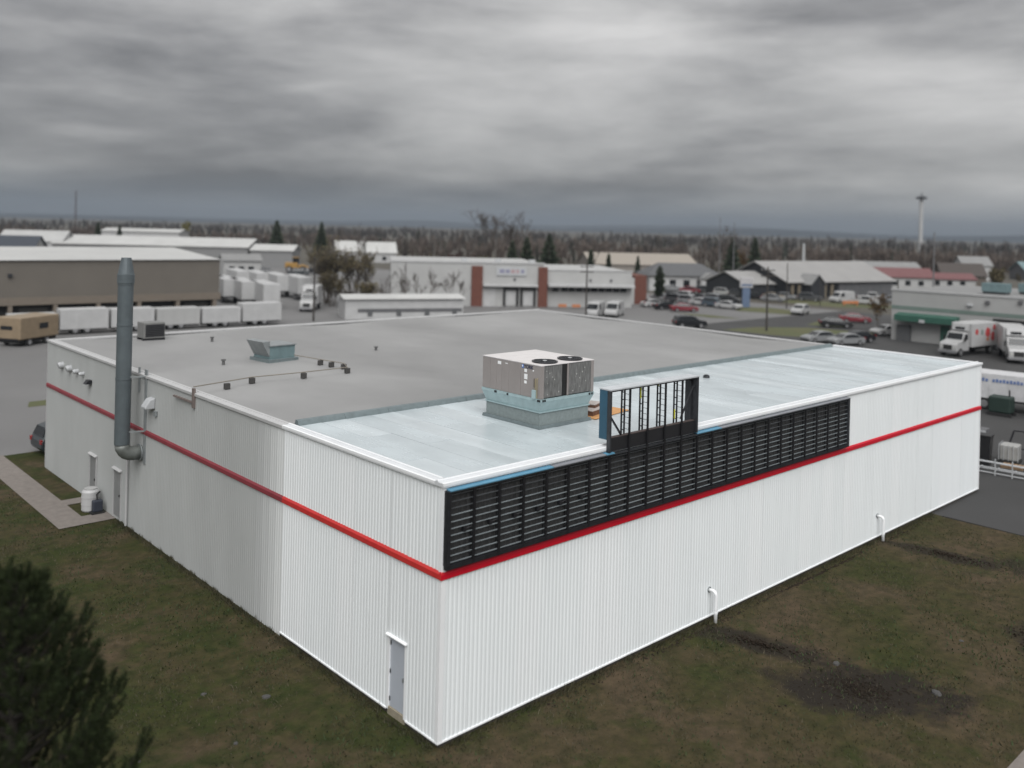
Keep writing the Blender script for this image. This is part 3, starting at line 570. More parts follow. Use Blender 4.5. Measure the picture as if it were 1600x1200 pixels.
for i in range(4):
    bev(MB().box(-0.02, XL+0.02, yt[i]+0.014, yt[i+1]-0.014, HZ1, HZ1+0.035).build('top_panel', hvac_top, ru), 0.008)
for cx_, cy_ in ((0.66, 0.52), (1.92, 0.52)):
    zt = HZ1+0.036
    f_ = MB().tube([(cx_, cy_, zt), (cx_, cy_, zt+0.03)], 0.44, 36).build('fan_housing', black, ru)
    g = MB()
    for rr in (0.16, 0.24, 0.32, 0.40, 0.45):
        g.tube([(cx_+rr*math.cos(w*6.2832/30), cy_+rr*math.sin(w*6.2832/30), zt+0.045) for w in range(31)], 0.007, 5, cap=False)
    for w in range(8): g.bar((cx_, cy_, zt+0.045), (cx_+0.46*math.cos(w*0.7854), cy_+0.46*math.sin(w*0.7854), zt+0.045), 0.014)
    g.build('fan_guard', darkgrey, f_)
    MB().tube([(cx_, cy_, zt+0.05), (cx_, cy_, zt+0.062)], 0.075, 18).build('fan_hub', lightgrey, f_)
# stickers, maker's name and disconnect on the long side
wht = mat('white_sticker', (0.78, 0.78, 0.78), 0.5)
def sticker(y0, y1, z0, z1, m=wht, nm='sticker'): MB().box(-0.0175, -0.0145, y0, y1, z0, z1).build(nm, m, ru)
sticker(0.70, 0.83, 1.86, 1.97); sticker(0.67, 0.83, 1.62, 1.80); sticker(0.70, 0.82, 1.47, 1.57); sticker(2.02, 2.2, 1.96, 2.07); sticker(1.68, 1.80, 2.02, 2.05); sticker(0.36, 0.42, 1.93, 1.98)
sticker(0.86, 0.96, 1.99, 2.11, mat('logo_blue', (0.03, 0.13, 0.42), 0.5), 'logo'); MB().box(-0.0195, -0.0176, 0.90, 0.94, 2.03, 2.09).build('logo_mark', wht, ru)
tm = text_mesh('YORK', 0.17, 0.002); tm.materials.append(mat('navy_letter', (0.012, 0.016, 0.05), 0.5))
to = bpy.data.objects.new('brand_lettering', tm); C.objects.link(to); to.parent = ru; to.location = (-0.0165, 0.85, 1.995); to.rotation_euler = (math.pi/2, 0, -math.pi/2)
g = MB(); g.box(-0.11, -0.014, 0.20, 0.36, 1.02, 1.32); bev(g.build('disconnect_box', galv_teal, ru), 0.01)
g = MB(); g.tube([(-0.05, 0.24, 1.32), (-0.05, 0.24, 1.68), (-0.014, 0.24, 1.70)], 0.014, 8); g.tube([(-0.05, 0.16, 1.05), (-0.05, 0.16, 1.70), (-0.014, 0.16, 1.72)], 0.014, 8); g.build('conduit', mat('brass_conduit', (0.32, 0.27, 0.16), 0.4), ru)
box('junction_plate', mat('dull_brown_plate', (0.14, 0.12, 0.10), 0.5), ru, -0.03, -0.0145, 0.27, 0.35, 1.40, 1.70)
for y_ in (0.0, 0.08, 2.2, 2.25, 1.6): box('lifting_lug', black, ru, -0.055, -0.035, y_, y_+0.06, 0.94, 1.01)
for x_ in (0.05, 0.14, XL-0.25, XL-0.12): box('lifting_lug', black, ru, x_, x_+0.06, -0.035, -0.015, 0.94, 1.01)
# boards and crates left on the roof
pw = MB().box(-1.15, 1.15, -0.6, 0.6, 0, 0.02).build('plywood_sheet', ply); pw.location = (10.35, 3.75, 6.96); pw.rotation_euler = (0, 0, R(8)); tag(pw, 'orange plywood sheet lying flat on the pale roof', 'plywood')
def crate(loc, rz, s_, lab):
    t_ = thing('wooden_crate', lab, 'crate', loc, R(rz)); L_, B_, H_ = s_
    box('side_board', wood, t_, -L_, L_, -B_, -B_+0.03, 0, H_); box('side_board', wood, t_, -L_, L_, B_-0.03, B_, 0, H_)
    box('end_board', wood, t_, -L_, -L_+0.03, -B_+0.031, B_-0.031, 0, H_); box('end_board', wood, t_, L_-0.03, L_, -B_+0.031, B_-0.031, 0, H_)
    for i in range(4): box('lid_board', mat('pale_lid', (0.42, 0.38, 0.36), 0.7), t_, -L_-0.02, L_+0.02, -B_+i*B_/2+0.006, -B_+(i+1)*B_/2-0.006, H_+0.001, H_+0.025)
crate((10.05, 3.85, 6.983), 14, (0.62, 0.36, 0.16), 'larger brown wooden crate on the plywood beside the sign portal')
crate((10.25, 4.0, 7.17), 22, (0.34, 0.22, 0.10), 'small brown crate on top of the larger roof crate')
# small vent and a soil stack on the pale roof
g = MB(); g.tube([(0, 0, 0), (0, 0, 0.10)], [0.16, 0.14], 12); g.tube([(0, 0, 0.10), (0, 0, 0.13)], 0.10, 12)
o = g.build('roof_drain', darkgrey); o.location = (20.5, 6.1, 6.95); tag(o, 'small dark drain cap on the pale roof far from the air unit', 'drain cap')

# ================================================================== fixtures of the old roof and left wall
es = thing('exhaust_stack', 'tall grey-blue exhaust duct rising from an elbow on the left wall', 'exhaust duct', (-0.85, 20.9, 0))
pts = [(0.82, 0, 3.62), (0.45, 0, 3.62)] + [(0.45-0.45*math.sin(w), 0, 4.07-0.45*math.cos(w)) for w in (0.3, 0.6, 0.9, 1.2, 1.5708)]
MB().tube(pts, 0.30, 20).build('elbow', mat('stained_duct', (0.14, 0.15, 0.14), 0.5, metal=0.2, var=0.25, scale=4), es, smooth=True)
for z0, z1 in ((4.08, 6.9), (6.9, 9.2), (9.2, 10.95)):
    MB().tube([(0, 0, z0), (0, 0, z1-0.03)], 0.315, 22).build('duct_section', steel, es, smooth=False)
    MB().tube([(0, 0, z1-0.05), (0, 0, z1+0.02)], 0.33, 22).build('joint_ring', steel, es)
MB().tube([(0, 0, 10.97), (0, 0, 11.35), (0, 0, 11.36), (0, 0, 12.05)], [0.35, 0.35, 0.33, 0.20], 22).build('nozzle', steel, es)
MB().tube([(0.72, 0, 3.62), (0.76, 0, 3.62)], 0.37, 20).build('wall_flange', galv, es)
g = MB(); g.box(0.78, 0.84, -0.55, -0.30, 3.2, 7.25); g.box(0.78, 0.84, 0.30, 0.42, 6.2, 7.25); g.bar((0.8, -0.42, 6.95), (0.2, -0.2, 6.95), 0.06); g.bar((0.8, -0.42, 4.6), (0.2, -0.2, 4.6), 0.06); g.build('support_bracket', galv, es)
vh = thing('roof_intake_hood', 'grey-green sheet metal intake hood standing on the old roof', 'vent hood', (7.0, 22.4, 6.88), R(5))
g = MB(); g.frustum((-0.7, 0.7, -0.7, 0.7), (-0.72, 0.72, -0.72, 0.72), 0, 0.75); g.build('hood_body', ac_green, vh)
g = MB(); g.prism([(-1.15, 1.0), (-0.72, 0.25), (-0.72, 1.02)], -0.71, 0.71, 'y'); g.build('scoop', galv, vh)
g = MB(); g.box(-0.78, 0.78, -0.78, 0.78, 0.752, 0.80); g.build('hood_top', galv, vh)
g = MB(); g.box(-0.85, 0.85, -0.85, 0.85, -0.05, 0.12); g.build('curb', teal, vh)
bc = thing('rooftop_condenser', 'box condenser with dark louvred side on the old roof behind the stack', 'air conditioner', (4.9, 32.9, 6.86), R(0))
bev(box('cabinet', mat('grey_cabinet', (0.16, 0.16, 0.155), 0.6), bc, -0.6, 0.6, -0.5, 0.5, 0.12, 1.0), 0.02); box('base_rail', black, bc, -0.62, 0.62, -0.45, -0.3, 0, 0.119); box('base_rail', black, bc, -0.62, 0.62, 0.3, 0.45, 0, 0.119)
for i in range(7): box('louvre', black, bc, -0.5, 0.55, -0.53, -0.502, 0.22+i*0.1, 0.29+i*0.1)
gp = thing('roof_gas_pipe', 'thin yellowish gas pipe on dark blocks crossing the old roof', 'pipe', (0, 0, 6.93))
pp = [(-0.1, 15.5, 0.32), (3.0, 16.8, 0.22), (5.4, 16.7, 0.22), (7.7, 16.8, 0.22), (8.2, 17.9, 0.22), (7.9, 19.5, 0.22), (7.6, 21.5, 0.22)]
MB().tube(pp, 0.022, 8).build('pipe', mat('primer_pipe', (0.20, 0.18, 0.15), 0.6), gp)
for x_, y_ in ((1.6, 16.2), (3.0, 16.8), (5.4, 16.7), (7.7, 16.8), (8.2, 17.9), (8.02, 18.7), (7.9, 19.5)):
    o = bev(MB().box(-0.12, 0.12, -0.08, 0.08, -0.05, 0.185).build('support_block', mat('weathered_block', (0.05, 0.048, 0.046), 0.9), gp), 0.02); o.location = (x_, y_, 0)
for x_, y_, lab in ((4.2, 22.1, 'small dark vent cap on the old roof left of the intake hood'), (12.8, 22.0, 'small pipe vent in the middle of the old roof'), (7.3, 30.2, 'small pipe vent near the rear left edge of the old roof')):
    g = MB(); g.tube([(0, 0, -0.03), (0, 0, 0.18)], 0.07, 10); g.tube([(0, 0, 0.18), (0, 0, 0.24)], 0.11, 10); o = g.build('vent_cap', mat('dull_vent', (0.10, 0.10, 0.10), 0.7)); o.location = (x_, y_, 6.9); tag(o, lab, 'vent cap')
dm = thing('white_drum', 'white plastic drum standing by the left wall near the doors', 'drum', (-0.55, 25.6, 0.02))
MB().tube([(0,0,0), (0,0,0.06), (0,0,0.9), (0,0,1.0)], [0.34, 0.38, 0.38, 0.30], 20).build('body', trim_old, dm, smooth=False); MB().tube([(0,0,1.0), (0,0,1.05)], 0.28, 20).build('lid', bwhite, dm)
for z in (0.33, 0.66): MB().tube([(0,0,z-0.02), (0,0,z+0.02)], 0.395, 20).build('hoop', trim_old, dm)
pm = thing('pump', 'dark grey pump unit beside the white drum', 'pump', (-0.45, 24.95, 0.02))
bev(box('motor', mat('dark_blue_grey', (0.03, 0.035, 0.05), 0.5), pm, -0.22, 0.22, -0.15, 0.15, 0.1, 0.62), 0.05); box('base_plate', rubber, pm, -0.28, 0.28, -0.2, 0.2, 0, 0.099); MB().tube([(0, 0, 0.62), (0, 0.1, 0.85), (0.2, 0.3, 0.9)], 0.04, 8).build('hose', rubber, pm)

# ================================================================== vehicles
def wheel(parent, x, y, r, w):
    t_ = MB().tube([(x, y-w/2, r), (x, y-w/2+0.03, r), (x, y+w/2-0.03, r), (x, y+w/2, r)], [r*0.9, r, r, r*0.9], 16).build('wheel', rubber, parent)
    s_ = 1 if y > 0 else -1
    MB().tube([(x, y+s_*(w/2-0.01), r), (x, y+s_*(w/2+0.012), r)], r*0.58, 12).build('rim', chrome, t_)
def car(name, label, a, d, head, style, pm, group=None, cat=None, z=0.0):
    P = {'sedan': dict(L=4.7, Wd=1.82, prof=[(-2.33,.45),(-2.35,.75),(-2.25,.95),(-1.75,1.02),(-1.05,1.42),(-.2,1.47),(.55,1.40),(1.25,.98),(2.1,.86),(2.34,.68),(2.35,.40),(2.2,.24),(-2.2,.26)], belt=.96,
                       side=[(-1.55,1.02),(-1.0,1.36),(-.2,1.41),(.5,1.35),(1.05,1.0)], ws=((1.22,1.0),(.58,1.385)), rw=((-1.72,1.05),(-1.08,1.405)), wb=1.42, r=.33),
         'suv': dict(L=4.7, Wd=1.9, prof=[(-2.3,.5),(-2.34,.9),(-2.2,1.1),(-2.0,1.62),(-1.6,1.72),(.1,1.74),(.6,1.62),(1.2,1.12),(2.1,1.02),(2.33,.85),(2.36,.5),(2.2,.32),(-2.2,.34)], belt=1.1,
                     side=[(-2.0,1.12),(-1.85,1.55),(-1.5,1.64),(.1,1.66),(.5,1.56),(.98,1.14)], ws=((1.17,1.15),(.62,1.60)), rw=((-2.2,1.14),(-2.02,1.60)), wb=1.4, r=.37),
         'van': dict(L=5.6, Wd=2.0, prof=[(-2.78,.45),(-2.8,1.2),(-2.74,2.2),(-2.5,2.3),(.9,2.3),(1.35,2.12),(2.0,1.25),(2.65,1.08),(2.8,.8),(2.8,.42),(2.6,.3),(-2.6,.3)], belt=1.3,
                     side=[(.35,1.32),(.35,2.05),(1.2,2.0),(1.7,1.34)], ws=((1.98,1.3),(1.40,2.06)), rw=((-2.79,1.35),(-2.76,2.0)), wb=1.75, r=.36),
         'pickup': dict(L=5.6, Wd=2.0, prof=[(-2.78,.55),(-2.8,1.05),(-.75,1.05),(-.7,1.7),(-.5,1.8),(.65,1.8),(.95,1.7),(1.4,1.15),(2.5,1.08),(2.78,.9),(2.8,.5),(2.6,.38),(-2.6,.4)], belt=1.12,
                     side=[(-.6,1.15),(-.55,1.68),(.6,1.70),(.85,1.62),(1.2,1.16)], ws=((1.38,1.18),(.98,1.67)), rw=((-.76,1.16),(-.715,1.66)), wb=1.75, r=.40)}[style]
    t_ = thing(name, label, cat or {'sedan': 'car', 'suv': 'suv', 'van': 'van', 'pickup': 'pickup'}[style], W(a, d, z-0.014), RZ(head), group)
    hw = P['Wd']/2; top = max(q[1] for q in P['prof'])
    def half(zz): return hw if zz <= P['belt'] else hw - 0.17*(zz-P['belt'])/(top-P['belt'])*(1 if style != 'van' else 0.6)
    g = MB(); n = len(P['prof']); cx_ = 0; cz_ = 0.8
    rings = []
    for s_ in (-1, 1):
        for ins in (1, 0):
            rings.append([(p[0]*(1-0.025*ins), s_*(half(p[1]) - 0.07*(1-ins) if not ins else half(p[1])), p[1]-(0.03 if p[1] > 0.6 else -0.05)*ins) for p in P['prof']])
    order = [rings[0], rings[1], rings[3], rings[2]]
    for rg in order: g.v += rg
    for l in range(3):
        for i in range(n): g.f.append((l*n+i, l*n+(i+1) % n, (l+1)*n+(i+1) % n, (l+1)*n+i))
    g.f.append(tuple(range(n))); g.f.append(tuple(range(4*n-1, 3*n-1, -1)))
    g.build('body', pm, t_)
    for s_ in (-1, 1):
        g = MB(); sd_ = P['side']; g.add([(p[0], s_*(half(p[1])+0.012), p[1]-0.02) for p in sd_] + [(p[0], s_*(half(p[1])-0.02), p[1]-0.02) for p in sd_], [tuple(range(len(sd_))), tuple(range(2*len(sd_)-1, len(sd_)-1, -1))] + [(i, i+len(sd_), (i+1) % len(sd_)+len(sd_), (i+1) % len(sd_)) for i in range(len(sd_))]); g.build('side_window', glass, t_)
        for x_ in (P['wb'], -P['wb']): wheel(t_, x_, s_*(hw-0.08), P['r'], 0.24)
        L2 = P['L']/2; zh = P['prof'][-4][1]
        box('headlight', lamp_lens, t_, L2-0.16, L2-0.02, s_*hw*0.80-0.16, s_*hw*0.80+0.16, zh-0.08, zh+0.06)
        box('taillight', tail_red, t_, -L2-0.01, -L2+0.1, s_*hw*0.84-0.12, s_*hw*0.84+0.12, .78, 1.0)
    for (b_, t2, nm, sg) in ((P['ws'], None, 'windshield', 1), (P['rw'], None, 'rear_window', -1)):
        (x0, z0), (x1, z1) = b_; w0, w1 = half(z0)-0.14, half(z1)-0.12; e_ = 0.03
        g = MB(); g.add([(x0+sg*e_, -w0, z0), (x0+sg*e_, w0, z0), (x1+sg*e_, w1, z1), (x1+sg*e_, -w1, z1), (x0-sg*e_, -w0, z0-e_), (x0-sg*e_, w0, z0-e_), (x1-sg*e_, w1, z1-e_), (x1-sg*e_, -w1, z1-e_)],
                        [(0,1,2,3),(7,6,5,4),(0,4,5,1),(1,5,6,2),(2,6,7,3),(3,7,4,0)]); g.build(nm, glass, t_)
    box('bumper', rubber, t_, P['L']/2-0.06, P['L']/2+0.02, -hw*0.8, hw*0.8, 0.30, 0.46)
    if style == 'pickup': box('bed_liner', rubber, t_, -2.66, -0.85, -hw+0.18, hw-0.18, 1.0, 1.056)
    return t_
p_blk = paint('black', (0.012, 0.013, 0.015)); p_wht = paint('white', (0.36, 0.36, 0.36)); p_slv = paint('silver', (0.20, 0.205, 0.21)); p_red = paint('dark_red', (0.15, 0.02, 0.028))
p_gry = paint('grey', (0.06, 0.062, 0.066)); p_bl = paint('blue_grey', (0.06, 0.08, 0.10)); p_tan = paint('tan', (0.20, 0.17, 0.13)); p_dkg = paint('dark_green_grey', (0.025, 0.032, 0.036))
G1 = 'cars parked in the dealer lot'
car('parked_car', 'dark hatchback half hidden behind the left rear corner of the warehouse', -25.4, 53.2, 46, 'suv', p_dkg)
car('parked_car', 'black suv on the road just past the old roof', 25.7, 128.3, 8, 'suv', p_blk)
car('parked_car', 'dark red car at the front end of the dealer lot', 29.7, 153.3, 5, 'sedan', p_red, G1)
car('parked_car', 'black car just left of the dark red car', 27.2, 156.5, 20, 'sedan', p_blk, G1)
car('parked_car', 'white car left of the black car at the lot entrance', 25.6, 160.8, 25, 'sedan', p_wht, G1)
row = [(29.8,176,'silver sedan at the far left end of the long parked row',p_slv,'sedan'),(32.0,172.0,'grey suv second from the left in the long parked row',p_gry,'suv'),(33.9,169.2,'silver suv third from the left in the long parked row',p_slv,'suv'),
       (35.6,166.6,'white sedan in the middle of the long parked row',p_wht,'sedan'),(37.4,164.0,'dark blue-grey suv second from the right end of the long parked row',p_bl,'suv'),(39.2,161.0,'bright white sedan at the right end of the long parked row',p_wht,'sedan')]
for a, d, lab, pm_, st_ in row: car('parked_car', lab, a, d, -42, st_, pm_, G1)
for a, d, lab, pm_, st_, h_ in ((36.7,204,'silver car before the white house',p_slv,'sedan',10),(40.2,200.5,'dark red car parked before the white house',p_red,'sedan',-20),(45.5,206,'black car right of the dark red car by the white house',p_blk,'sedan',-25),
    (46.2,193.5,'white suv left of the blue pylon sign',p_wht,'suv',-40),(48.8,190.5,'grey suv just behind the blue pylon sign',p_gry,'suv',-40),(50.8,186,'dark car right of the blue pylon sign',p_blk,'sedan',-35),(53,181,'silver sedan near the pole right of the pylon sign',p_slv,'sedan',-30),
    (57.5,187.6,'silver car parked before the charcoal gable',p_slv,'sedan',-35),(54.5,186.5,'tan car parked before the charcoal gable',p_tan,'sedan',-35)): car('parked_car', lab, a, d, h_, st_, pm_, 'cars by the far houses')
car('parked_car', 'white suv on the road before the charcoal building', 49.6, 153.5, 235, 'suv', p_wht)
car('parked_car', 'black sedan parked behind the grass strip', 48.5, 133.6, -8, 'sedan', p_blk)
car('parked_car', 'dark red sedan parked behind the black sedan', 54.4, 141.5, -12, 'sedan', p_red)
car('parked_car', 'black car near the rear edge of the pale roof', 44.8, 115.8, 200, 'sedan', p_blk)
car('parked_car', 'silver car in front of the black car at the roof edge', 42.2, 112.6, 200, 'sedan', p_slv)
car('parked_car', 'second silver car beyond the roof edge, farther left', 39.6, 114.6, 200, 'sedan', p_slv)
car('parked_car', 'white sedan by the left corner of the green-banded building', 52.4, 124.6, 200, 'sedan', p_wht)
car('delivery_van', 'white van parked before the grey garage wall', 67.4, 182.5, -150, 'van', p_wht)
car('pickup_truck', 'white pickup right of the white van', 70.5, 178.6, -25, 'pickup', p_wht); car('pickup_truck', 'second white pickup behind, against the grey garage wall', 76.5, 190, -30, 'pickup', p_wht)
car('delivery_van', 'white van left of two by the long white building', 13.4, 141, 250, 'van', p_wht); car('delivery_van', 'white van right of two by the long white building', 16.6, 142.5, 250, 'van', p_wht)
def trailer(name, label, a, d, head, L=12.5, Wd=2.6, z0=1.15, z1=4.0, m=bwhite2, group=None, cat='trailer', axles=True):
    t_ = thing(name, label, cat, W(a, d, -0.014), RZ(head), group)
    bev(box('box', m, t_, -L/2, L/2, -Wd/2, Wd/2, z0, z1), 0.03)
    fr = MB(); fr.box(-L/2+0.1, L/2-0.1, -Wd/2+0.4, Wd/2-0.4, z0-0.18, z0-0.002); fr.build('chassis', rubber, t_)
    n_ = int(L/1.25)
    for s_ in (-1, 1):
        for i in range(n_): x_ = -L/2+0.6+i*(L-1.2)/(n_-1); box('side_post', m, t_, x_-0.03, x_+0.03, s_*(Wd/2+0.011)-0.01, s_*(Wd/2+0.011)+0.01, z0+0.1, z1-0.1)
        box('rear_door', m, t_, -L/2-0.03, -L/2-0.002, min(s_*0.02, s_*(Wd/2-0.06)), max(s_*0.02, s_*(Wd/2-0.06)), z0+0.06, z1-0.12)
        if axles:
            for x_ in (-L/2+1.6, -L/2+2.9): wheel(t_, x_, s_*(Wd/2-0.2), 0.5, 0.3)
        box('landing_leg', rubber, t_, L/2-2.6, L/2-2.45, s_*0.8-0.06, s_*0.8+0.06, 0, z0-0.19)
    box('bumper_bar', rubber, t_, -L/2, -L/2+0.1, -1.0, 1.0, 0.5, 0.64)
    return t_
G2 = 'white trailers by the beige warehouse'
for i in range(6):
    f = i/5; trailer('box_trailer', ['white box trailer nearest the tan camper before the beige warehouse', 'second white box trailer from the tan camper', 'white box trailer just left of the exhaust stack', 'white box trailer just right of the exhaust stack', 'white box trailer second from the right end before the beige warehouse', 'white box trailer at the right end of the row before the beige warehouse'][i], -54.6+21.4*f, 102.6+16.4*f, 37, 4.9+0.3*(i % 2), Wd=2.4, m=bwhite2 if i % 3 else bwhite, z0=0.6, z1=2.5+0.14*((i*3) % 4), group=G2)
for i, (a, d) in enumerate(((-52.5, 157.5), (-48.5, 152.6), (-44.0, 147.6), (-39.3, 143.0), (-53.5, 176), (-48.5, 171.5), (-43.4, 166.5), (-38.4, 161.5))):
    trailer('semi_trailer', ['white semi trailer farthest left of the four backed together', 'second from the left of the four white semi trailers', 'third from the left of the four white semi trailers', 'rightmost of the four white semi trailers, beside the truck', 'white trailer leftmost in the row behind the semi trailers', 'white trailer second from the left in the row behind the semi trailers', 'white trailer third from the left in the row behind the semi trailers', 'white trailer rightmost in the row behind the semi trailers'][i], a, d, 118, 11.5, group='semi trailers backed together')
def box_truck(name, label, a, d, head, art=False, box_m=bwhite2, L=6.0):
    t_ = thing(name, label, 'truck', W(a, d, -0.014), RZ(head))
    bev(box('cargo_box', box_m, t_, -L+0.6, 0.5, -1.25, 1.25, 1.0, 3.75), 0.04)
    g = MB(); g.prism([(0.7,0.6),(0.7,2.5),(0.95,2.75),(1.7,2.68),(2.15,1.85),(3.3,1.6),(3.5,1.35),(3.52,0.6)], -1.02, 1.02, 'y'); bev(g.build('cab', p_wht, t_), 0.06, 3)
    g = MB(); g.prism([(0.55,2.76),(0.95,2.9),(0.7,3.65),(0.55,3.7)], -0.95, 0.95, 'y'); g.build('wind_deflector', p_wht, t_)
    box('deflector_window', glass, t_, 0.86, 0.93, -0.55, 0.55, 3.0, 3.3)
    g = MB(); g.add([(2.14,-0.9,1.93),(2.14,0.9,1.93),(1.76,0.85,2.62),(1.76,-0.85,2.62),(2.05,-0.9,1.9),(2.05,0.9,1.9),(1.68,0.85,2.6),(1.68,-0.85,2.6)], [(0,1,2,3),(7,6,5,4),(0,4,5,1),(1,5,6,2),(2,6,7,3),(3,7,4,0)]); g.build('windshield', glass, t_)
    box('grille', mat('grille_dark', (0.05, 0.05, 0.05), 0.4, metal=0.5), t_, 3.50, 3.56, -0.5, 0.5, 0.8, 1.35); box('bumper', chrome, t_, 3.5, 3.68, -1.1, 1.1, 0.45, 0.72)
    for s_ in (-1, 1):
        box('headlight', lamp_lens, t_, 3.5, 3.565, s_*0.75-0.14, s_*0.75+0.14, 0.95, 1.2); wheel(t_, 2.6, s_*0.95, 0.48, 0.3); wheel(t_, -L+2.2, s_*0.98, 0.48, 0.42)
        box('side_window', glass, t_, 1.0, 1.72, s_*1.03-0.012, s_*1.03+0.012, 1.9, 2.5); box('mirror', rubber, t_, 1.95, 2.1, s_*1.25-0.08, s_*1.25+0.08, 1.75, 2.3)
    box('chassis', rubber, t_, -L+0.7, 3.3, -0.5, 0.5, 0.55, 0.98)
    if art:
        for s_ in (-1, 1):
            for (x0, x1, z0, z1, m_) in ((-0.9,-0.2,2.4,3.1,redprint),(-2.0,-1.5,2.3,3.0,green_band),(-3.6,-2.5,2.0,3.2,redprint),(-4.6,-3.8,1.5,2.7,redprint),(-3.4,-2.7,1.6,2.0,orange_m),(-4.9,-4.2,2.8,3.5,redprint)):
                g = MB(); n_ = 12; cx_, cz_ = (x0+x1)/2, (z0+z1)/2
                g.prism([(cx_+(x1-x0)/2*math.cos(w*6.283/n_)*(1+0.2*math.sin(3*w)), cz_+(z1-z0)/2*math.sin(w*6.283/n_)) for w in range(n_)], s_*1.252, s_*1.258, 'y'); g.build('printed_mark', m_, t_)
    return t_
box_truck('box_truck', 'white box truck with red print backed to the green-banded building', 53.8, 106.3, 215, art=True)
box_truck('box_truck', 'white truck facing the camera at the right edge of the photo', 57.6, 102.3, 248)
box_truck('box_truck', 'white truck with dark grille beside the semi trailers', -31.2, 140.0, 274, L=5)
rv = thing('camper_trailer', 'tan camper with a dark rear window at the left edge', 'camper', W(-51.6, 95.5, -0.014), RZ(255))
bev(box('body', mat('camper_tan', (0.23, 0.175, 0.115), 0.5, var=0.1), rv, -3.2, 2.2, -1.6, 1.6, 0.75, 3.05), 0.12, 3); box('rear_window', glass, rv, 2.19, 2.23, -0.9, 0.6, 1.75, 2.15); box('bumper', black, rv, 2.2, 2.3, -1.3, 1.3, 0.7, 0.85)
for s_ in (-1, 1):
    box('side_window', glass, rv, -1.6, -0.4, s_*1.605-0.02, s_*1.605+0.02, 1.7, 2.3); wheel(rv, 0.8, s_*1.4, 0.4, 0.3); wheel(rv, -1.6, s_*1.4, 0.4, 0.3)
box('chassis', rubber, rv, -3.1, 2.1, -1.3, 1.3, 0.4, 0.74)
# yard right of the warehouse
tr = trailer('cargo_trailer', 'white cargo trailer with blue lettering in the right-hand yard', 42.2, 70.9, -40, 11.0, z0=0.95, z1=2.95, m=mat('clean_white_panel', (0.52, 0.52, 0.53), 0.4))
for i in range(13):
    if i != 3: box('blue_letter', blueprint, tr, -4.3+i*0.25, -4.3+i*0.25+0.17, -1.34, -1.332, 2.30, 2.52+0.05*(i % 2))
ct = thing('shipping_container', 'dull red shipping container cut by the right edge', 'container', W(43.6, 66.5, -0.014), RZ(-47))
ribbed('side_wall', 'x', -3, 3, 0.12, 2.55, mat('container_red', (0.17, 0.055, 0.055), 0.6, var=0.12), ct, pos=-1.22, pitch=0.28, depth=0.04); ribbed('side_wall', 'y', -1.22, 1.22, 0.12, 2.55, MATS['container_red'], ct, pos=-3.0, pitch=0.28, depth=0.04)
bev(box('frame', MATS['container_red'], ct, -2.98, 3.0, -1.2, 1.22, 0.02, 2.6), 0.02)
gm_ = thing('green_machine', 'dark green machine under a cover in the right-hand yard', 'machine', W(38.6, 70.2, -0.014), RZ(-45))
bev(box('housing', mat('dark_green_paint', (0.014, 0.030, 0.024), 0.6), gm_, -0.8, 0.8, -0.6, 0.6, 0.25, 1.5), 0.12, 3); box('skid', rubber, gm_, -0.9, 0.9, -0.65, -0.45, 0, 0.249); box('skid', rubber, gm_, -0.9, 0.9, 0.45, 0.65, 0, 0.249); MB().tube([(0.5,0.2,1.5),(0.5,0.2,2.0)], 0.06, 8).build('exhaust', rubber, gm_)
bx = mat('dark_plastic', (0.014, 0.014, 0.015), 0.5)
rk = thing('pipe_rack', 'stack of pale galvanised rails and frames at the right edge', 'rack', W(29.8, 51.8, -0.014), RZ(-42))
for z in (0.12, 0.42, 0.72): MB().tube([(-3.2, -0.5, z), (3.2, -0.5, z)], 0.035, 8).build('rail', lightgrey, rk)
for z in (0.12, 0.55): MB().tube([(-3.2, 0.45, z), (3.2, 0.45, z)], 0.035, 8).build('rail', lightgrey, rk)
for i in range(8): box('upright', lightgrey, rk, -3.15+i*0.9, -3.09+i*0.9, -0.53, -0.47, 0, 0.95); box('cross_bar', lightgrey, rk, -3.14+i*0.9, -3.10+i*0.9, -0.46, 0.42, 0.25, 0.29)
def pallet(a, d, h_, lab, load=None, sub=0.0):
    t_ = thing('pallet', lab, 'pallet', W(a, d, -0.014), RZ(h_), 'pallets in the yard'); pw_ = mat('pallet_wood', (0.26, 0.17, 0.10), 0.8, var=0.2)
    for i in range(6): box('deck_board', pw_, t_, -0.6+i*0.205, -0.6+i*0.205+0.165, -0.5, 0.5, 0.11, 0.135)
    for y_ in (-0.46, 0, 0.40): box('stringer', pw_, t_, -0.6, 0.6, y_, y_+0.06, 0.0, 0.109)
pallet(30.6, 54.2, -40, 'brown pallet behind the pale rails, nearer the warehouse'); pallet(32.9, 53.2, -40, 'brown pallet behind the pale rails at the right edge')
for a, d, h_, lab in ((29.1, 54.6, 1.9, 'tall black bin behind the pale rails, beside the warehouse corner'), (33.4, 55.2, 1.5, 'black bin behind the pale rails at the right edge')):
    t_ = thing('black_bin', lab, 'bin', W(a, d, -0.014), RZ(-40)); g = MB(); g.frustum((-0.28,0.28,-0.3,0.3), (-0.36,0.36,-0.4,0.4), 0.05, h_-0.12); g.build('body', bx, t_); bev(box('lid', bx, t_, -0.4, 0.4, -0.44, 0.44, h_-0.118, h_), 0.03); MB().tube([(-0.25,-0.4,0.14),(-0.25,0.4,0.14)], 0.13, 10).build('wheels_axle', rubber, t_)
ib = thing('tote_tank', 'pale caged tote tank behind the pale rails', 'tank', W(31.2, 55.6, -0.014), RZ(-40))
